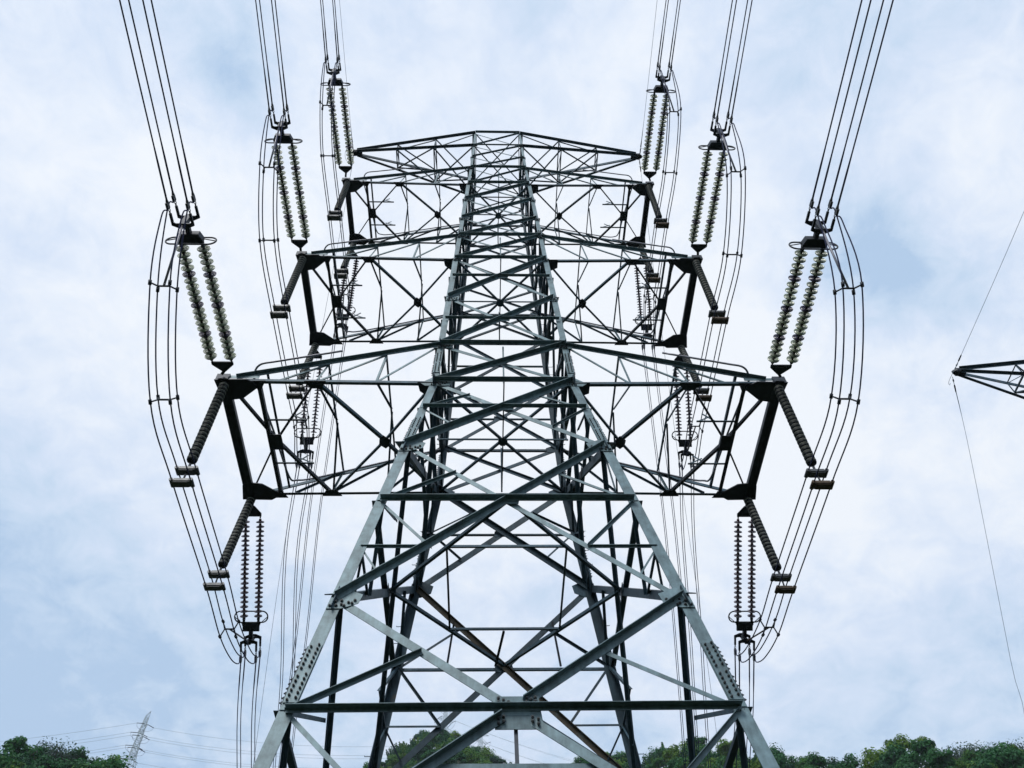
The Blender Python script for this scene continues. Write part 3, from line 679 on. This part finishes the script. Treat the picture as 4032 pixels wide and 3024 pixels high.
for (k, s), yz in JP.items():
    L = ARMS[k][0]; x0 = s*L*.995
    e1, d1, Q1, v1 = ONLINE[(k, s, True)]; e2, d2, Q2, v2 = ONLINE[(k, s, False)]
    mid = V((x0, -.2, yz[2][1]+H)); inv = Matrix.Translation(-mid)
    root = empty('jumper_loop', mid)
    tag(root, f"dark four-wire jumper loop curving below the {SIDE[s]} tip of the {LVN[k]} crossarm", 'jumper wires', 'jumper loops round the crossarm ends')
    cen = [V((x0, y, z+H)) for y, z in yz]
    xs = [x0+s*.1, x0+s*.06, x0, x0, x0]
    for i, c in enumerate(cen): c.x = xs[i]
    tang = []
    for i in range(len(cen)):
        a = cen[i-1] if i else Q1; b = cen[i+1] if i+1 < len(cen) else Q2
        tang.append((b-a).normalized())
    for (ex, ez, a, j1), (_, _, _, j2) in zip(e1, e2):
        pts = [j1, j1+V((s*.05, .05, -.30))]
        for c, t in zip(cen, tang):
            nn = t.cross(V((1, 0, 0))).normalized()
            if nn.z < 0: nn = -nn
            if abs(t.y) < .75 and nn.y*1 > 0: nn = nn
            pts.append(c+V((ex*.2, 0, 0))+nn*(ez*.19))
        pts += [lerp(pts[-1], j2, .62)+V((0, .08, -.24)), lerp(pts[-1], j2, .95)+V((0, .12, -.16)), j2]
        o = MB().tube(crom(pts, 8), .0155, 7).obj('wire', M_WIRE, root); o.matrix_parent_inverse = inv
    for i in (0, 1, 4): spacer_obj(cen[i], tang[i], root, inv)
    o = MB().tube([Q1+d1*.02-V((0, 0, .2)), cen[0]], .026, 8).obj('support_rod', M_PIPE, root); o.matrix_parent_inverse = inv
    o = MB().tube([Q2-V((0, 0, .1)), cen[4]], .022, 8).obj('support_rod', M_CLAMP2 if s > 0 else M_PIPE, root); o.matrix_parent_inverse = inv
    for q, ci in ((-1, 2), (1, 3)):        # post insulators
        Dp = ARMS[k][1]; zt = TIPZ[k]+H-.12
        top = V((s*(L-.05), q*Dp, zt)); c = cen[ci]; bot = V((c.x, c.y, c.z+.28))
        r2 = empty('post_insulator', top); inv2 = Matrix.Translation(-top)
        tag(r2, f"black ribbed post insulator under the {'near' if q < 0 else 'far'} {SIDE[s]} corner of the {LVN[k]} crossarm", 'insulator', 'ribbed post insulators holding the jumpers')
        dd = (bot-top).normalized(); ll = (bot-top).length; n = 21
        b = MB().tube([top-dd*.1, top+dd*(.02*ll)], .05, 10); b.tube([bot-dd*.12, bot+dd*.1], .03, 8)
        o = b.obj('end_fitting', M_DK, r2); o.matrix_parent_inverse = inv2
        for i in range(n):
            o = place(SHED, 'insulator_shed', top+dd*(ll*(.04+.90*(i+.5)/n)), -dd, r2, (1, 1, ll*.90/n/.124)); o.matrix_parent_inverse = inv2
        for ez in (1, -1):                 # two clamp bodies, each holding a pair of wires
            cc = c+V((0, 0, ez*.19)); b = MB()
            pr = [(-.19, -.04), (-.14, -.065), (.14, -.065), (.19, -.04), (.19, .02), (.12, .055), (-.12, .055), (-.19, .02)]
            b.poly([cc+V((x, 0, z)) for x, z in pr], (0, 1, 0), .16)
            b.box(cc+V((0, 0, .0)), (.16, 0, 0), (0, .10, 0), (0, 0, .035))
            for ex in (-1, 1): b.tube([cc+V((ex*.21, -.11, 0)), cc+V((ex*.21, .11, 0))], .045, 9)
            o = b.obj('wire_clamp', M_CLAMP2 if (s > 0 and ez < 0) else M_CLAMP, r2); o.matrix_parent_inverse = inv2
            if ez > 0:
                o = MB().tube([cc, cc-V((0, 0, .38))], .022, 8).obj('clamp_link', M_DK, r2); o.matrix_parent_inverse = inv2

# ground wires on the peak arms
def gwire(pts, lab, r=.008):
    P = [V(p)+V((0, 0, H)) for p in pts]; o0 = P[0]; root = empty('ground_wire', o0); inv = Matrix.Translation(-o0)
    tag(root, lab, 'wire', 'thin ground wires at the tower tops')
    cv = crom(P, 5)
    o = MB().tube(cv, [r*1.9 if .5 < (p-o0).length < 1.1 else r for p in cv], 6).obj('wire', M_THIN, root); o.matrix_parent_inverse = inv
    d = (P[1]-P[0]).normalized(); b = MB()
    for i in range(3):
        c_ = P[0]+d*(.05+i*.09); o_ = V((1, 0, 0)) if i % 2 else d.orthogonal()
        b.tube([c_+d*.055*math.sin(t)+o_*.024*math.cos(t) for t in [j*math.pi/4 for j in range(8)]], .01, 5, 0, True)
    b.tube([P[0]+d*.3, P[0]+d*.36, P[0]+d*.62], [.012, .03, .022], 7)
    o = b.obj('dead_end_clamp', M_DK, root); o.matrix_parent_inverse = inv
for s in (-1, 1):
    T = (s*6.95, 0, 21.55)
    gwire([(s*6.95, -.15, 21.55), (s*6.93, -2.1, 21.45), (s*6.9, -7, 21.5), (s*6.85, -16, 21.9), (s*6.8, -34, 24), (s*6.7, -60, 29)], f"thin pale wire rising from the {SIDE[s]} peak arm tip towards the top of the photo")
    if s < 0: gwire([(-6.95, .15, 21.5), (-7.08, 1.45, 18.9), (-7.8, 5.4, 13.7), (-9.0, 11.5, 8.3), (-10.0, 17.6, 3.4), (-12.5, 32, -5)], "thin pale wire dropping behind the tower from the left peak arm tip")
    else: gwire([(6.95, .15, 21.5), (7.7, 6.3, 14.4), (8.6, 12.2, 9.0), (9.6, 18, 4.2), (12, 32, -5)], "thin pale wire dropping behind the tower from the right peak arm tip")
# jumper of thin wire round each peak tip
for i, T in enumerate((V((-6.95, 0, 21.55+H)), V((6.95, 0, 21.55+H)), V((24.84-6.95, 3.93, 8.93+H)))):
    s = -1 if i != 1 else 1
    b = MB().tube(crom([T+V((0, -.45, -.05)), T+V((s*.14, -.42, -.2)), T+V((s*.3, -.2, -.4)), T+V((s*.32, .15, -.42)), T+V((s*.15, .4, -.3)), T+V((0, .45, -.1))], 6), .008, 6)
    o = b.obj('ground_wire_jumper', M_THIN); tag(o, ["thin looped wire hooked round the left peak arm tip", "thin looped wire hooked round the right peak arm tip", "thin looped wire hooked round the arm tip at the right edge"][i], 'wire', 'loops round the peak tips')
T2 = (17.92, 3.93, 8.95)
gwire([(T2[0], T2[1]-.2, T2[2]), (17.9, -2.7, 8.8), (17.86, -10, 8.9), (17.8, -30, 10.5), (17.7, -60, 15)], "thin pale wire rising from the right edge's arm tip to the upper right corner")
gwire([(T2[0], T2[1]+.2, T2[2]-.05), (18.3, 6.3, 6.6), (19.25, 11.8, 1.4), (19.9, 14.6, -.8), (22.5, 28, -8)], "thin pale wire dropping from the arm tip at the right edge to the hill")

# ------------------------------------------------------------------ ground and hills
LC = [(-75, 22), (-50, 24.5), (-36, 25.6), (-32.1, 26.05), (-30.4, 26.3), (-30.0, 26.6), (-28.8, 27.0), (-27.3, 26.95), (-26.8, 26.55), (-26.4, 26.35), (-25.5, 26.75), (-24.6, 26.7), (-24.0, 26.2), (-22, 25.3), (-19, 25.2), (-15, 26.2), (-11, 27.3),
      (-7.9, 28.6), (-7.3, 29.1), (-6.6, 29.45), (-5.6, 30.1), (-4.6, 30.55), (-3.6, 30.5), (-2.6, 30.3), (-1.3, 29.8), (-.2, 29.3), (.6, 29.0), (1.4, 28.6), (2.2, 28.2), (4.5, 28.0), (5.9, 28.35), (6.9, 28.7), (8, 28.85), (9, 28.85), (10.1, 28.75),
      (10.7, 28.45), (11.8, 28.55), (12.4, 28.8), (13.1, 28.95), (13.9, 28.85), (14.7, 29.15), (15.9, 28.9), (17.2, 28.65), (18.1, 28.3), (19.1, 28.0), (20.5, 27.75), (21.4, 27.65), (22.1, 27.3), (23.3, 26.95), (25.1, 26.5), (25.8, 26.45),
      (26.6, 26.5), (27.2, 26.65), (28.3, 26.8), (29.0, 26.3), (29.9, 26.1), (30.7, 25.85), (31.9, 25.7), (33, 25.6), (33.8, 25.2), (34.9, 25.1), (35.6, 24.75), (45, 23.5), (75, 21)]
RD = [(-75, 130), (-24, 125), (-19, 170), (-9, 250), (3, 250), (7, 200), (22, 175), (26, 150), (45, 140), (75, 130)]
def interp(tab, x):
    if x <= tab[0][0]: return tab[0][1]
    for (a, b), (c, d) in zip(tab[:-1], tab[1:]):
        if x <= c: return b+(d-b)*(x-a)/(c-a)
    return tab[-1][1]
TREE_H = 5.0
def crest(az):
    R = interp(RD, az); e = interp(LC, az)
    if abs(az) > 75: e = 21*max(0, 1-(abs(az)-75)/60)+6
    hz = CP.z+R*math.tan(math.radians(e))-TREE_H-.6
    return R, hz
def ground_z(x, y):
    az = math.degrees(math.atan2(x-CP.x, y-CP.y)); r = math.hypot(x-CP.x, y-CP.y)
    if az > 180: az -= 360
    R, hz = crest(az); r0 = 42
    t = (r-r0)/(R-r0)
    bump = noise.noise(V((x*.05, y*.05, 0)))*1.5*min(1, max(0, (r-40)/60))
    if t <= 0: return 0
    if t < 1: return hz*(t*t*(3-2*t)*.25+t*.75)+bump*(1-t)
    return hz-(r-R)*.12
def mat_ground():
    m = mat('grassy_earth', (.018, .027, .010), .95, 0, .35, .6, (.035, .03, .02), .4, .2, .38, .25); return m
tb = MB(); NA, NR = 300, 46
azs = [-180+360*i/NA for i in range(NA)]
rs = [0.5*1.18**j if j < 24 else None for j in range(NR)]
rs = [1, 4, 8, 14, 20, 27, 34, 42, 50, 58, 66, 74, 82, 90, 98, 106, 114, 122, 130, 140, 150, 160, 170, 180, 190, 200, 212, 224, 236, 248, 256, 270, 290, 320, 360, 420]
for az in azs:
    a = math.radians(az)
    for r in rs:
        x, y = CP.x+math.sin(a)*r, CP.y+math.cos(a)*r
        tb.v.append((x, y, ground_z(x, y)))
n_ = len(rs)
for i in range(NA):
    for j in range(n_-1):
        i2 = (i+1) % NA; tb.f.append((i*n_+j, i2*n_+j, i2*n_+j+1, i*n_+j+1)); tb.m.append(0); tb.sm.append(True)
tb.v.append((CP.x, CP.y, 0)); c_ = len(tb.v)-1
for i in range(NA): tb.f.append((c_, ((i+1) % NA)*n_, i*n_)); tb.m.append(0); tb.sm.append(True)
g = tb.obj('ground', mat_ground()); g['kind'] = 'structure'
# distant mountains that carry the far pylons
FARE = [(-180, 8), (-90, 12), (-50, 21), (-36, 24.3), (-27, 25.9), (-24.4, 26.25), (-21, 25.6), (-14, 26.2), (-8, 27.8), (-5, 29.4), (-3.2, 29.9), (-1.5, 29.5), (-.5, 29.25), (1, 28.0), (4, 27.0), (10, 26.5), (20, 25.8), (30, 23.8), (50, 20), (90, 12), (180, 8)]
def far_z(az, r):
    e = interp(FARE, az); hz = CP.z+540*math.tan(math.radians(e))
    t = (r-430)/110
    return 30+(hz-30)*t if t < 1 else hz-(r-540)*.15
fb = MB(); fr = [425, 455, 480, 505, 525, 535, 545, 580, 640, 720, 880]
for i in range(241):
    az = -180+1.5*i; a = math.radians(az)
    for r in fr:
        z = far_z(az, min(r, 1500))+noise.noise(V((az*.8, r*.01, 2)))*3*(1 if r < 500 else 0)
        fb.v.append((CP.x+math.sin(a)*r, CP.y+math.cos(a)*r, z if r < 850 else max(-15, z-150)))
k_ = len(fr)
for i in range(240):
    for j in range(k_-1): fb.f.append((i*k_+j, (i+1)*k_+j, (i+1)*k_+j+1, i*k_+j+1)); fb.m.append(0); fb.sm.append(True)
fh = fb.obj('hills', mat('distant_woodland', (.05, .085, .04), .95, 0, .4, .08)); fh['kind'] = 'structure'

# ------------------------------------------------------------------ trees
def leaf_mat(name, a, b, c):
    m = bpy.data.materials.new(name); m.use_nodes = True; n = m.node_tree; bs = n.nodes['Principled BSDF']
    bs.inputs['Roughness'].default_value = .6; bs.inputs['Specular IOR Level'].default_value = .25
    oi = n.nodes.new('ShaderNodeObjectInfo'); r = n.nodes.new('ShaderNodeValToRGB')
    geo = n.nodes.new('ShaderNodeNewGeometry'); t = n.nodes.new('ShaderNodeTexNoise'); t.inputs['Scale'].default_value = .55; t.inputs['Detail'].default_value = 4
    n.links.new(geo.outputs['Position'], t.inputs['Vector'])
    ad = n.nodes.new('ShaderNodeMath'); ad.operation = 'ADD'; mu = n.nodes.new('ShaderNodeMath'); mu.operation = 'MULTIPLY'; mu.inputs[1].default_value = .75
    n.links.new(oi.outputs['Random'], mu.inputs[0])
    m2_ = n.nodes.new('ShaderNodeMath'); m2_.operation = 'MULTIPLY_ADD'; m2_.inputs[1].default_value = .25; n.links.new(geo.outputs['Random Per Island'], m2_.inputs[0]); n.links.new(mu.outputs[0], m2_.inputs[2])
    n.links.new(m2_.outputs[0], ad.inputs[0])
    m3 = n.nodes.new('ShaderNodeMath'); m3.operation = 'MULTIPLY'; m3.inputs[1].default_value = .35; n.links.new(t.outputs['Fac'], m3.inputs[0]); n.links.new(m3.outputs[0], ad.inputs[1])
    n.links.new(ad.outputs[0], r.inputs[0])
    cr = r.color_ramp; cr.elements[0].position = .2; cr.elements[0].color = (*a, 1); cr.elements[1].position = 1; cr.elements[1].color = (*c, 1)
    e = cr.elements.new(.72); e.color = (*b, 1)
    n.links.new(r.outputs[0], bs.inputs['Base Color'])
    tr = n.nodes.new('ShaderNodeBsdfTranslucent'); n.links.new(r.outputs[0], tr.inputs[0])
    ms = n.nodes.new('ShaderNodeMixShader'); ms.inputs[0].default_value = .3
    n.links.new(bs.outputs[0], ms.inputs[1]); n.links.new(tr.outputs[0], ms.inputs[2]); n.links.new(ms.outputs[0], n.nodes['Material Output'].inputs[0])
    return m
M_LEAF = leaf_mat('leaves', (.006, .048, .024), (.026, .13, .032), (.105, .20, .022))
M_LEAF2 = leaf_mat('pale_leaves', (.03, .07, .05), (.07, .12, .09), (.16, .21, .17))
M_BARK = mat('bark', (.09, .075, .06), .9, 0, .3, 3)
def crown_mesh(seed, w, h, blobs, leaves, size, lean=0, kind='round'):
    r = random.Random(seed); b = MB(); cs = []
    for i in range(blobs):
        a = r.uniform(0, 6.283); q = math.sqrt(r.random())*.62
        z = r.uniform(.35, .92); q *= 1.15-abs(z-.5)*.9
        cs.append((V((math.cos(a)*q*w/2, math.sin(a)*q*w/2, z*h)), r.uniform(.13, .26)*w))
    if kind == 'spike':
        cs = [(V((0, 0, h*(.15+.85*i/blobs))), w*.5*(1-i/blobs)+.12) for i in range(blobs)]
    if kind == 'tuft':
        cs = []
        for i in range(blobs):
            a = r.uniform(0, 6.283); q = r.uniform(.08, .42); zt_ = r.uniform(.6, 1.1)
            for j in range(7): cs.append((V((math.cos(a)*q*w*(.25+.15*j), math.sin(a)*q*w*(.25+.15*j), h*zt_*(.22+.13*j-.006*j*j))), w*(.15-.019*j)))
    per = leaves//len(cs)
    for c, R in cs:
        for i in range(per):
            d = V((r.gauss(0, 1), r.gauss(0, 1), r.gauss(0, 1))).normalized()
            if d.z < -.4 and r.random() < .6: d.z = -d.z
            rad = R*(.5+.68*r.random()**.9); p = c+V((d.x*rad, d.y*rad, d.z*rad*.78))
            n = (d+V((r.uniform(-.45, .45), r.uniform(-.45, .45), r.uniform(-.2, .6)))).normalized(); u = n.orthogonal().normalized(); v = n.cross(u)
            t = r.uniform(0, 6.283); u2 = u*math.cos(t)+v*math.sin(t); v2 = v*math.cos(t)-u*math.sin(t); s_ = size*r.uniform(.6, 1.5)
            b.add([p-u2*s_, p+v2*s_*.55, p+u2*s_*1.1, p-v2*s_*.55+n*s_*.2], [(0, 1, 2), (0, 2, 3)])
    return b.mesh('crown', [M_LEAF if kind != 'pale' else M_LEAF2])
def trunk_mesh(seed, h, w):
    r = random.Random(seed); b = MB()
    b.tube([(0, 0, -.8), (r.uniform(-.1, .1), 0, h*.25), (r.uniform(-.25, .25), r.uniform(-.2, .2), h*.55), (r.uniform(-.3, .3), 0, h*.85)], [.18, .15, .10, .04], 7)
    for i in range(6):
        a = r.uniform(0, 6.283); z = h*r.uniform(.3, .6)
        b.tube([(0, 0, z), (math.cos(a)*w*.16, math.sin(a)*w*.16, z+h*.12), (math.cos(a)*w*.34, math.sin(a)*w*.34, z+h*.28)], [.07, .05, .02], 5)
    return b.mesh('trunk', [M_BARK])
KINDS = [('broadleaf_tree', crown_mesh(1, 5.2, 5.0, 9, 1900, .17), trunk_mesh(1, 5, 5)), ('broadleaf_tree', crown_mesh(2, 4.0, 6.2, 8, 1700, .16), trunk_mesh(2, 6.0, 4.4)),
         ('broadleaf_tree', crown_mesh(3, 6.4, 4.4, 11, 2100, .18), trunk_mesh(3, 4.6, 6)), ('bamboo_clump', crown_mesh(4, 4.0, 6.2, 8, 1300, .14, kind='tuft'), trunk_mesh(4, 4, 3)),
         ('conifer_tree', crown_mesh(5, 2.0, 6.0, 12, 1100, .12, kind='spike'), trunk_mesh(5, 5.5, 1)), ('open_crowned_tree', crown_mesh(6, 7.0, 4.8, 17, 1100, .16, kind='pale'), trunk_mesh(6, 4.8, 7))]
KL = {'broadleaf_tree': 'dense green broadleaf tree', 'bamboo_clump': 'feathery upright clump of bamboo', 'conifer_tree': 'slim pointed dark conifer', 'open_crowned_tree': 'pale open-crowned tree with sky showing through'}
def where(az):
    return 'hill at lower left' if az < -20 else ('left slope of the pointed hill' if az < -4.6 else 'right slope of the pointed hill') if az < 3 else ('hill left of the right legs' if az < 12 else 'hill behind the right leg') if az < 22 else 'dip right of the pylon' if az < 26.3 else 'high ridge at lower right'
def tree(kind, az, dr, sc, zoff=0.):
    nm, cm, tm = KINDS[kind]; R, hz = crest(az); r = R+dr; a = math.radians(az)
    x, y = CP.x+math.sin(a)*r, CP.y+math.cos(a)*r; z = ground_z(x, y)+zoff
    o = empty(nm, (x, y, z)); o.rotation_euler = (0, 0, random.uniform(0, 6.283)); o.scale = (sc, sc, sc*random.uniform(.9, 1.1))
    c = bpy.data.objects.new('crown', cm); link(c, o); t = bpy.data.objects.new('trunk', tm); link(t, o)
    tag(o, f"{'small ' if sc < .8 else 'large ' if sc > 1.05 else ''}{KL[nm]} on the {where(az)}", 'tree', 'trees along the hill crests'); return o
rt = random.Random(11)
az = -33.5
while az < 37:
    R, _h = crest(az); step = math.degrees((3.3 if az < 22 else 2.6)/R)*rt.uniform(.75, 1.25)
    if not (-24.2 < az < -8.6 or 1.9 < az < 5.2):
        kd = rt.choice([0, 0, 0, 1, 1, 2, 2, 3, 3] if az < 22 else [0, 1, 2, 3, 3, 3, 5])
        if az < -30.5: kd = rt.choice([0, 1, 2])
        tree(kd, az, rt.uniform(-5, 2), rt.choice([.6, .75, .85, 1, 1.1, 1.3]) if az < 22 else rt.choice([.55, .65, .75, .9, 1.0]))
    az += step
tree(5, -28.9, -2, 1.05, .2); tree(5, -28.2, -1, .95); tree(5, -24.9, -3, .8); tree(4, 13.1, -1, 1.0, 1.0); tree(4, 27.0, 0, .8); tree(3, 29.0, -1, 1.1)
for a_ in (31.6, 32.4, 33.2, 34.3, 35.2): tree(5, a_, 0, 1.0)
# the rest of the woodland reads as one mass
src = bpy.data.collections.new('woodland_sources')
for i in (0, 1, 2, 3):
    o = bpy.data.objects.new('crown', KINDS[i][1]); src.objects.link(o)
pts = []; cell = {}
def put(x, y, dmin):
    cx, cy = int(x//6), int(y//6)
    for i in (-1, 0, 1):
        for j in (-1, 0, 1):
            for (a, b) in cell.get((cx+i, cy+j), ()):
                if (a-x)**2+(b-y)**2 < dmin*dmin: return
    cell.setdefault((cx, cy), []).append((x, y)); pts.append((x, y, ground_z(x, y)+rt.uniform(-.5, .4)))
for i in range(9000):
    az = rt.uniform(-40, 42); R, hz = crest(az); r = 60+(R-63)*math.sqrt(rt.random())
    a = math.radians(az); put(CP.x+math.sin(a)*r, CP.y+math.cos(a)*r, 3.6)
for i in range(2500):
    az = rt.choice((-1, 1))*rt.uniform(40, 110); R, hz = crest(az); r = 45+(R-48)*math.sqrt(rt.random())
    a = math.radians(az); put(CP.x+math.sin(a)*r, CP.y+math.cos(a)*r, 4.2)
me = bpy.data.meshes.new('woodland'); me.from_pydata(pts, [], []); wd = bpy.data.objects.new('woodland', me); COL.objects.link(wd); wd['kind'] = 'stuff'
ng = bpy.data.node_groups.new('scatter', 'GeometryNodeTree'); ng.interface.new_socket('Geometry', in_out='INPUT', socket_type='NodeSocketGeometry'); ng.interface.new_socket('Geometry', in_out='OUTPUT', socket_type='NodeSocketGeometry')
gi = ng.nodes.new('NodeGroupInput'); go = ng.nodes.new('NodeGroupOutput'); ip = ng.nodes.new('GeometryNodeInstanceOnPoints'); ci = ng.nodes.new('GeometryNodeCollectionInfo')
ci.inputs['Collection'].default_value = src; ci.inputs['Separate Children'].default_value = True; ci.inputs['Reset Children'].default_value = True
ip.inputs['Pick Instance'].default_value = True
rv = ng.nodes.new('FunctionNodeRandomValue'); rv.data_type = 'FLOAT_VECTOR'; rv.inputs[0].default_value = (-.1, -.1, 0); rv.inputs[1].default_value = (.1, .1, 6.28)
rs_ = ng.nodes.new('FunctionNodeRandomValue'); rs_.data_type = 'FLOAT'; rs_.inputs[2].default_value = .55; rs_.inputs[3].default_value = 1.3
ng.links.new(gi.outputs[0], ip.inputs['Points']); ng.links.new(ci.outputs[0], ip.inputs['Instance']); ng.links.new(rv.outputs[0], ip.inputs['Rotation']); ng.links.new(rs_.outputs[1], ip.inputs['Scale']); ng.links.new(ip.outputs[0], go.inputs[0])
md = wd.modifiers.new('scatter', 'NODES'); md.node_group = ng

# ------------------------------------------------------------------ far pylons and their lines
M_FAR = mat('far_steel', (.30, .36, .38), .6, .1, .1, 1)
def far_pylon(az, r, ztop_el, yaw, hgt, label, thick=.16):
    a = math.radians(az); x, y = CP.x+math.sin(a)*r, CP.y+math.cos(a)*r
    ztop = CP.z+r*math.tan(math.radians(ztop_el)); root = empty('far_pylon', (x, y, ztop-hgt)); root.rotation_euler = (0, 0, yaw)
    tag(root, label, 'pylon', 'far pylons on the hills')
    def w(z): return 1.9+max(0, (hgt*.40-z)/hgt)*6.5 if z < hgt*.4 else 1.9-.9*(z/hgt-.4)/.6
    def c(sx, sy, z): return V((sx*w(z), sy*w(z), z))
    zs = [0, hgt*.14, hgt*.27, hgt*.35, hgt*.40, hgt*.465, hgt*.53, hgt*.60, hgt*.665, hgt*.73, hgt*.80, hgt*.87, hgt*.93, hgt]
    for sx in (-1, 1):
        for sy in (-1, 1):
            b = MB()
            for z0, z1 in zip(zs[:-1], zs[1:]): b.bar(c(sx, sy, z0), c(sx, sy, z1), thick*1.3, thick*1.3, (sx, sy, 0))
            b.obj('leg', M_FAR, root)
    b = MB()
    for z0, z1 in zip(zs[:-1], zs[1:]):
        for (p, q) in (((-1, -1), (1, -1)), ((1, -1), (1, 1)), ((1, 1), (-1, 1)), ((-1, 1), (-1, -1))):
            nn = (p[0]+q[0], p[1]+q[1], 0)
            b.bar(c(*p, z0), c(*q, z1), thick, thick*.6, nn); b.bar(c(*q, z0), c(*p, z1), thick, thick*.6, nn); b.bar(c(*p, z1), c(*q, z1), thick, thick*.6, nn)
    o = b.obj('bracing', M_FAR, root); o['kind'] = 'stuff'
    for zf, L in ((.40, 7.2), (.60, 6.6), (.80, 6.0)):
        for s in (-1, 1):
            b = MB(); z = hgt*zf
            for sy in (-1, 1):
                tp = V((s*L, sy*1.2, z)); b.bar(tp, c(s, sy, z), thick, thick, (0, 0, 1)); b.bar(tp, c(s, sy, z+hgt*.05), thick, thick, (0, 1, 0))
            b.bar((s*L, -1.3, z), (s*L, 1.3, z), thick*2.2, thick*1.5, (0, 0, 1)); b.bar((s*L, -1.2, z), c(s, 1, z), thick*.8, thick*.8, (0, 0, 1)); b.bar((s*L, 1.2, z), c(s, -1, z), thick*.8, thick*.8, (0, 0, 1))
            b.obj('crossarm', M_FAR, root)
            for sy in (-1, 1):
                MB().tube([(s*L, sy*1.3, z), (s*L, sy*5.3, z-.9)], .22, 6).obj('insulator_string', M_DK, root)
            jp = [(s*L, -5.2, z-.9), (s*L, -4.2, z-3.2), (s*L, -1.5, z-4.3), (s*L, 1.5, z-4.3), (s*L, 4.2, z-3.2), (s*L, 5.2, z-.9)]
            MB().tube(crom(jp, 4), .08, 5).obj('jumper', M_WIRE, root)
    for s in (-1, 1):
        b = MB(); T = V((s*8.2, 0, hgt-.6))
        for sy in (-1, 1): b.bar(T, c(s, sy, hgt), thick, thick, (0, 0, 1)); b.bar(T, c(s, sy, hgt*.93), thick, thick, (0, 0, 1))
        for t in (.3, .6):
            b.bar(lerp(T, c(s, -1, hgt), t), lerp(T, c(s, -1, hgt*.93), t), thick*.7, thick*.7, (0, 1, 0)); b.bar(lerp(T, c(s, 1, hgt), t), lerp(T, c(s, 1, hgt*.93), t), thick*.7, thick*.7, (0, 1, 0))
        b.obj('peak_arm', M_FAR, root)
    return root
def far_lines(root, hgt, yawdir, length, sag, drop, where_, side, r=.085, cat='power line', keep=6, dz=0, dirn=None):
    """lines leaving a far pylon: side -1/+1 picks the string end"""
    M_ = Matrix.Rotation(root.rotation_euler.z, 4, 'Z'); n = 0
    for zf, L in ((.40, 7.2), (.60, 6.6), (.80, 6.0), (1.0, 8.2)):
        for s in (-1, 1):
            if n >= keep: return
            n += 1
            p0 = root.location+M_@V((s*L, side*(5.3 if zf < 1 else 0), hgt*zf-.9 if zf < 1 else hgt+.5)); d = dirn or V((math.cos(yawdir), math.sin(yawdir), 0))
            lv = {.40: 'lowest arm', .60: 'middle arm', .80: 'top arm', 1.0: 'peak'}[zf]; label = f"faint power line off the {'left' if s < 0 else 'right'} end of the {lv}, {where_}"
            P = [p0+d*(length*t)+V((0, 0, -4*sag*t*(1-t)+drop*t)) for t in [i/16 for i in range(17)]]
            o = MB().tube(P, r, 5).obj('far_power_line', M_FAR); tag(o, label, cat, 'faint far power lines')
HT = 41
fpA = far_pylon(-24.42, 520, 29.35, math.radians(-58), HT, 'pale lattice pylon standing among trees at the lower left corner')
far_lines(fpA, HT, 0, 190, 7, 2, 'lower left pylon, rightwards', 1, .085, dirn=V((.985, .12, 0)))
far_lines(fpA, HT, 0, 200, 4, -9, 'lower left pylon, leftwards', -1, .085, dirn=V((-.99, .08, 0)))
fpB = far_pylon(-3.15, 560, 31.9, math.radians(35), 42, 'small pale pylon rising behind the pointed hill, seen between the tower braces')
far_lines(fpB, 42, 0, 170, 5, -62, 'pylon behind the pointed hill', -1, .07, dirn=V((.95, -.1, 0)))
fpC = far_pylon(-.42, 600, 30.6, math.radians(35), 40, 'smallest far pylon at the right shoulder of the pointed hill')
far_lines(fpC, 40, 0, 150, 4, -62, 'smallest far pylon', -1, .07, keep=4, dirn=V((.95, -.1, 0)))

# ------------------------------------------------------------------ air
if HAZE > 0:
    hb = MB().box((0, 60, 222), (960, 0, 0), (0, 960, 0), (0, 0, 240)); hz_m = bpy.data.materials.new('haze'); hz_m.use_nodes = True; hn = hz_m.node_tree; hn.nodes.clear()
    pv = hn.nodes.new('ShaderNodeVolumePrincipled'); pv.inputs['Color'].default_value = (.78, .87, 1, 1); pv.inputs['Density'].default_value = HAZE; pv.inputs['Anisotropy'].default_value = .2
    ho = hn.nodes.new('ShaderNodeOutputMaterial'); hn.links.new(pv.outputs[0], ho.inputs['Volume'])
    o = hb.obj('haze', hz_m); o['kind'] = 'stuff'
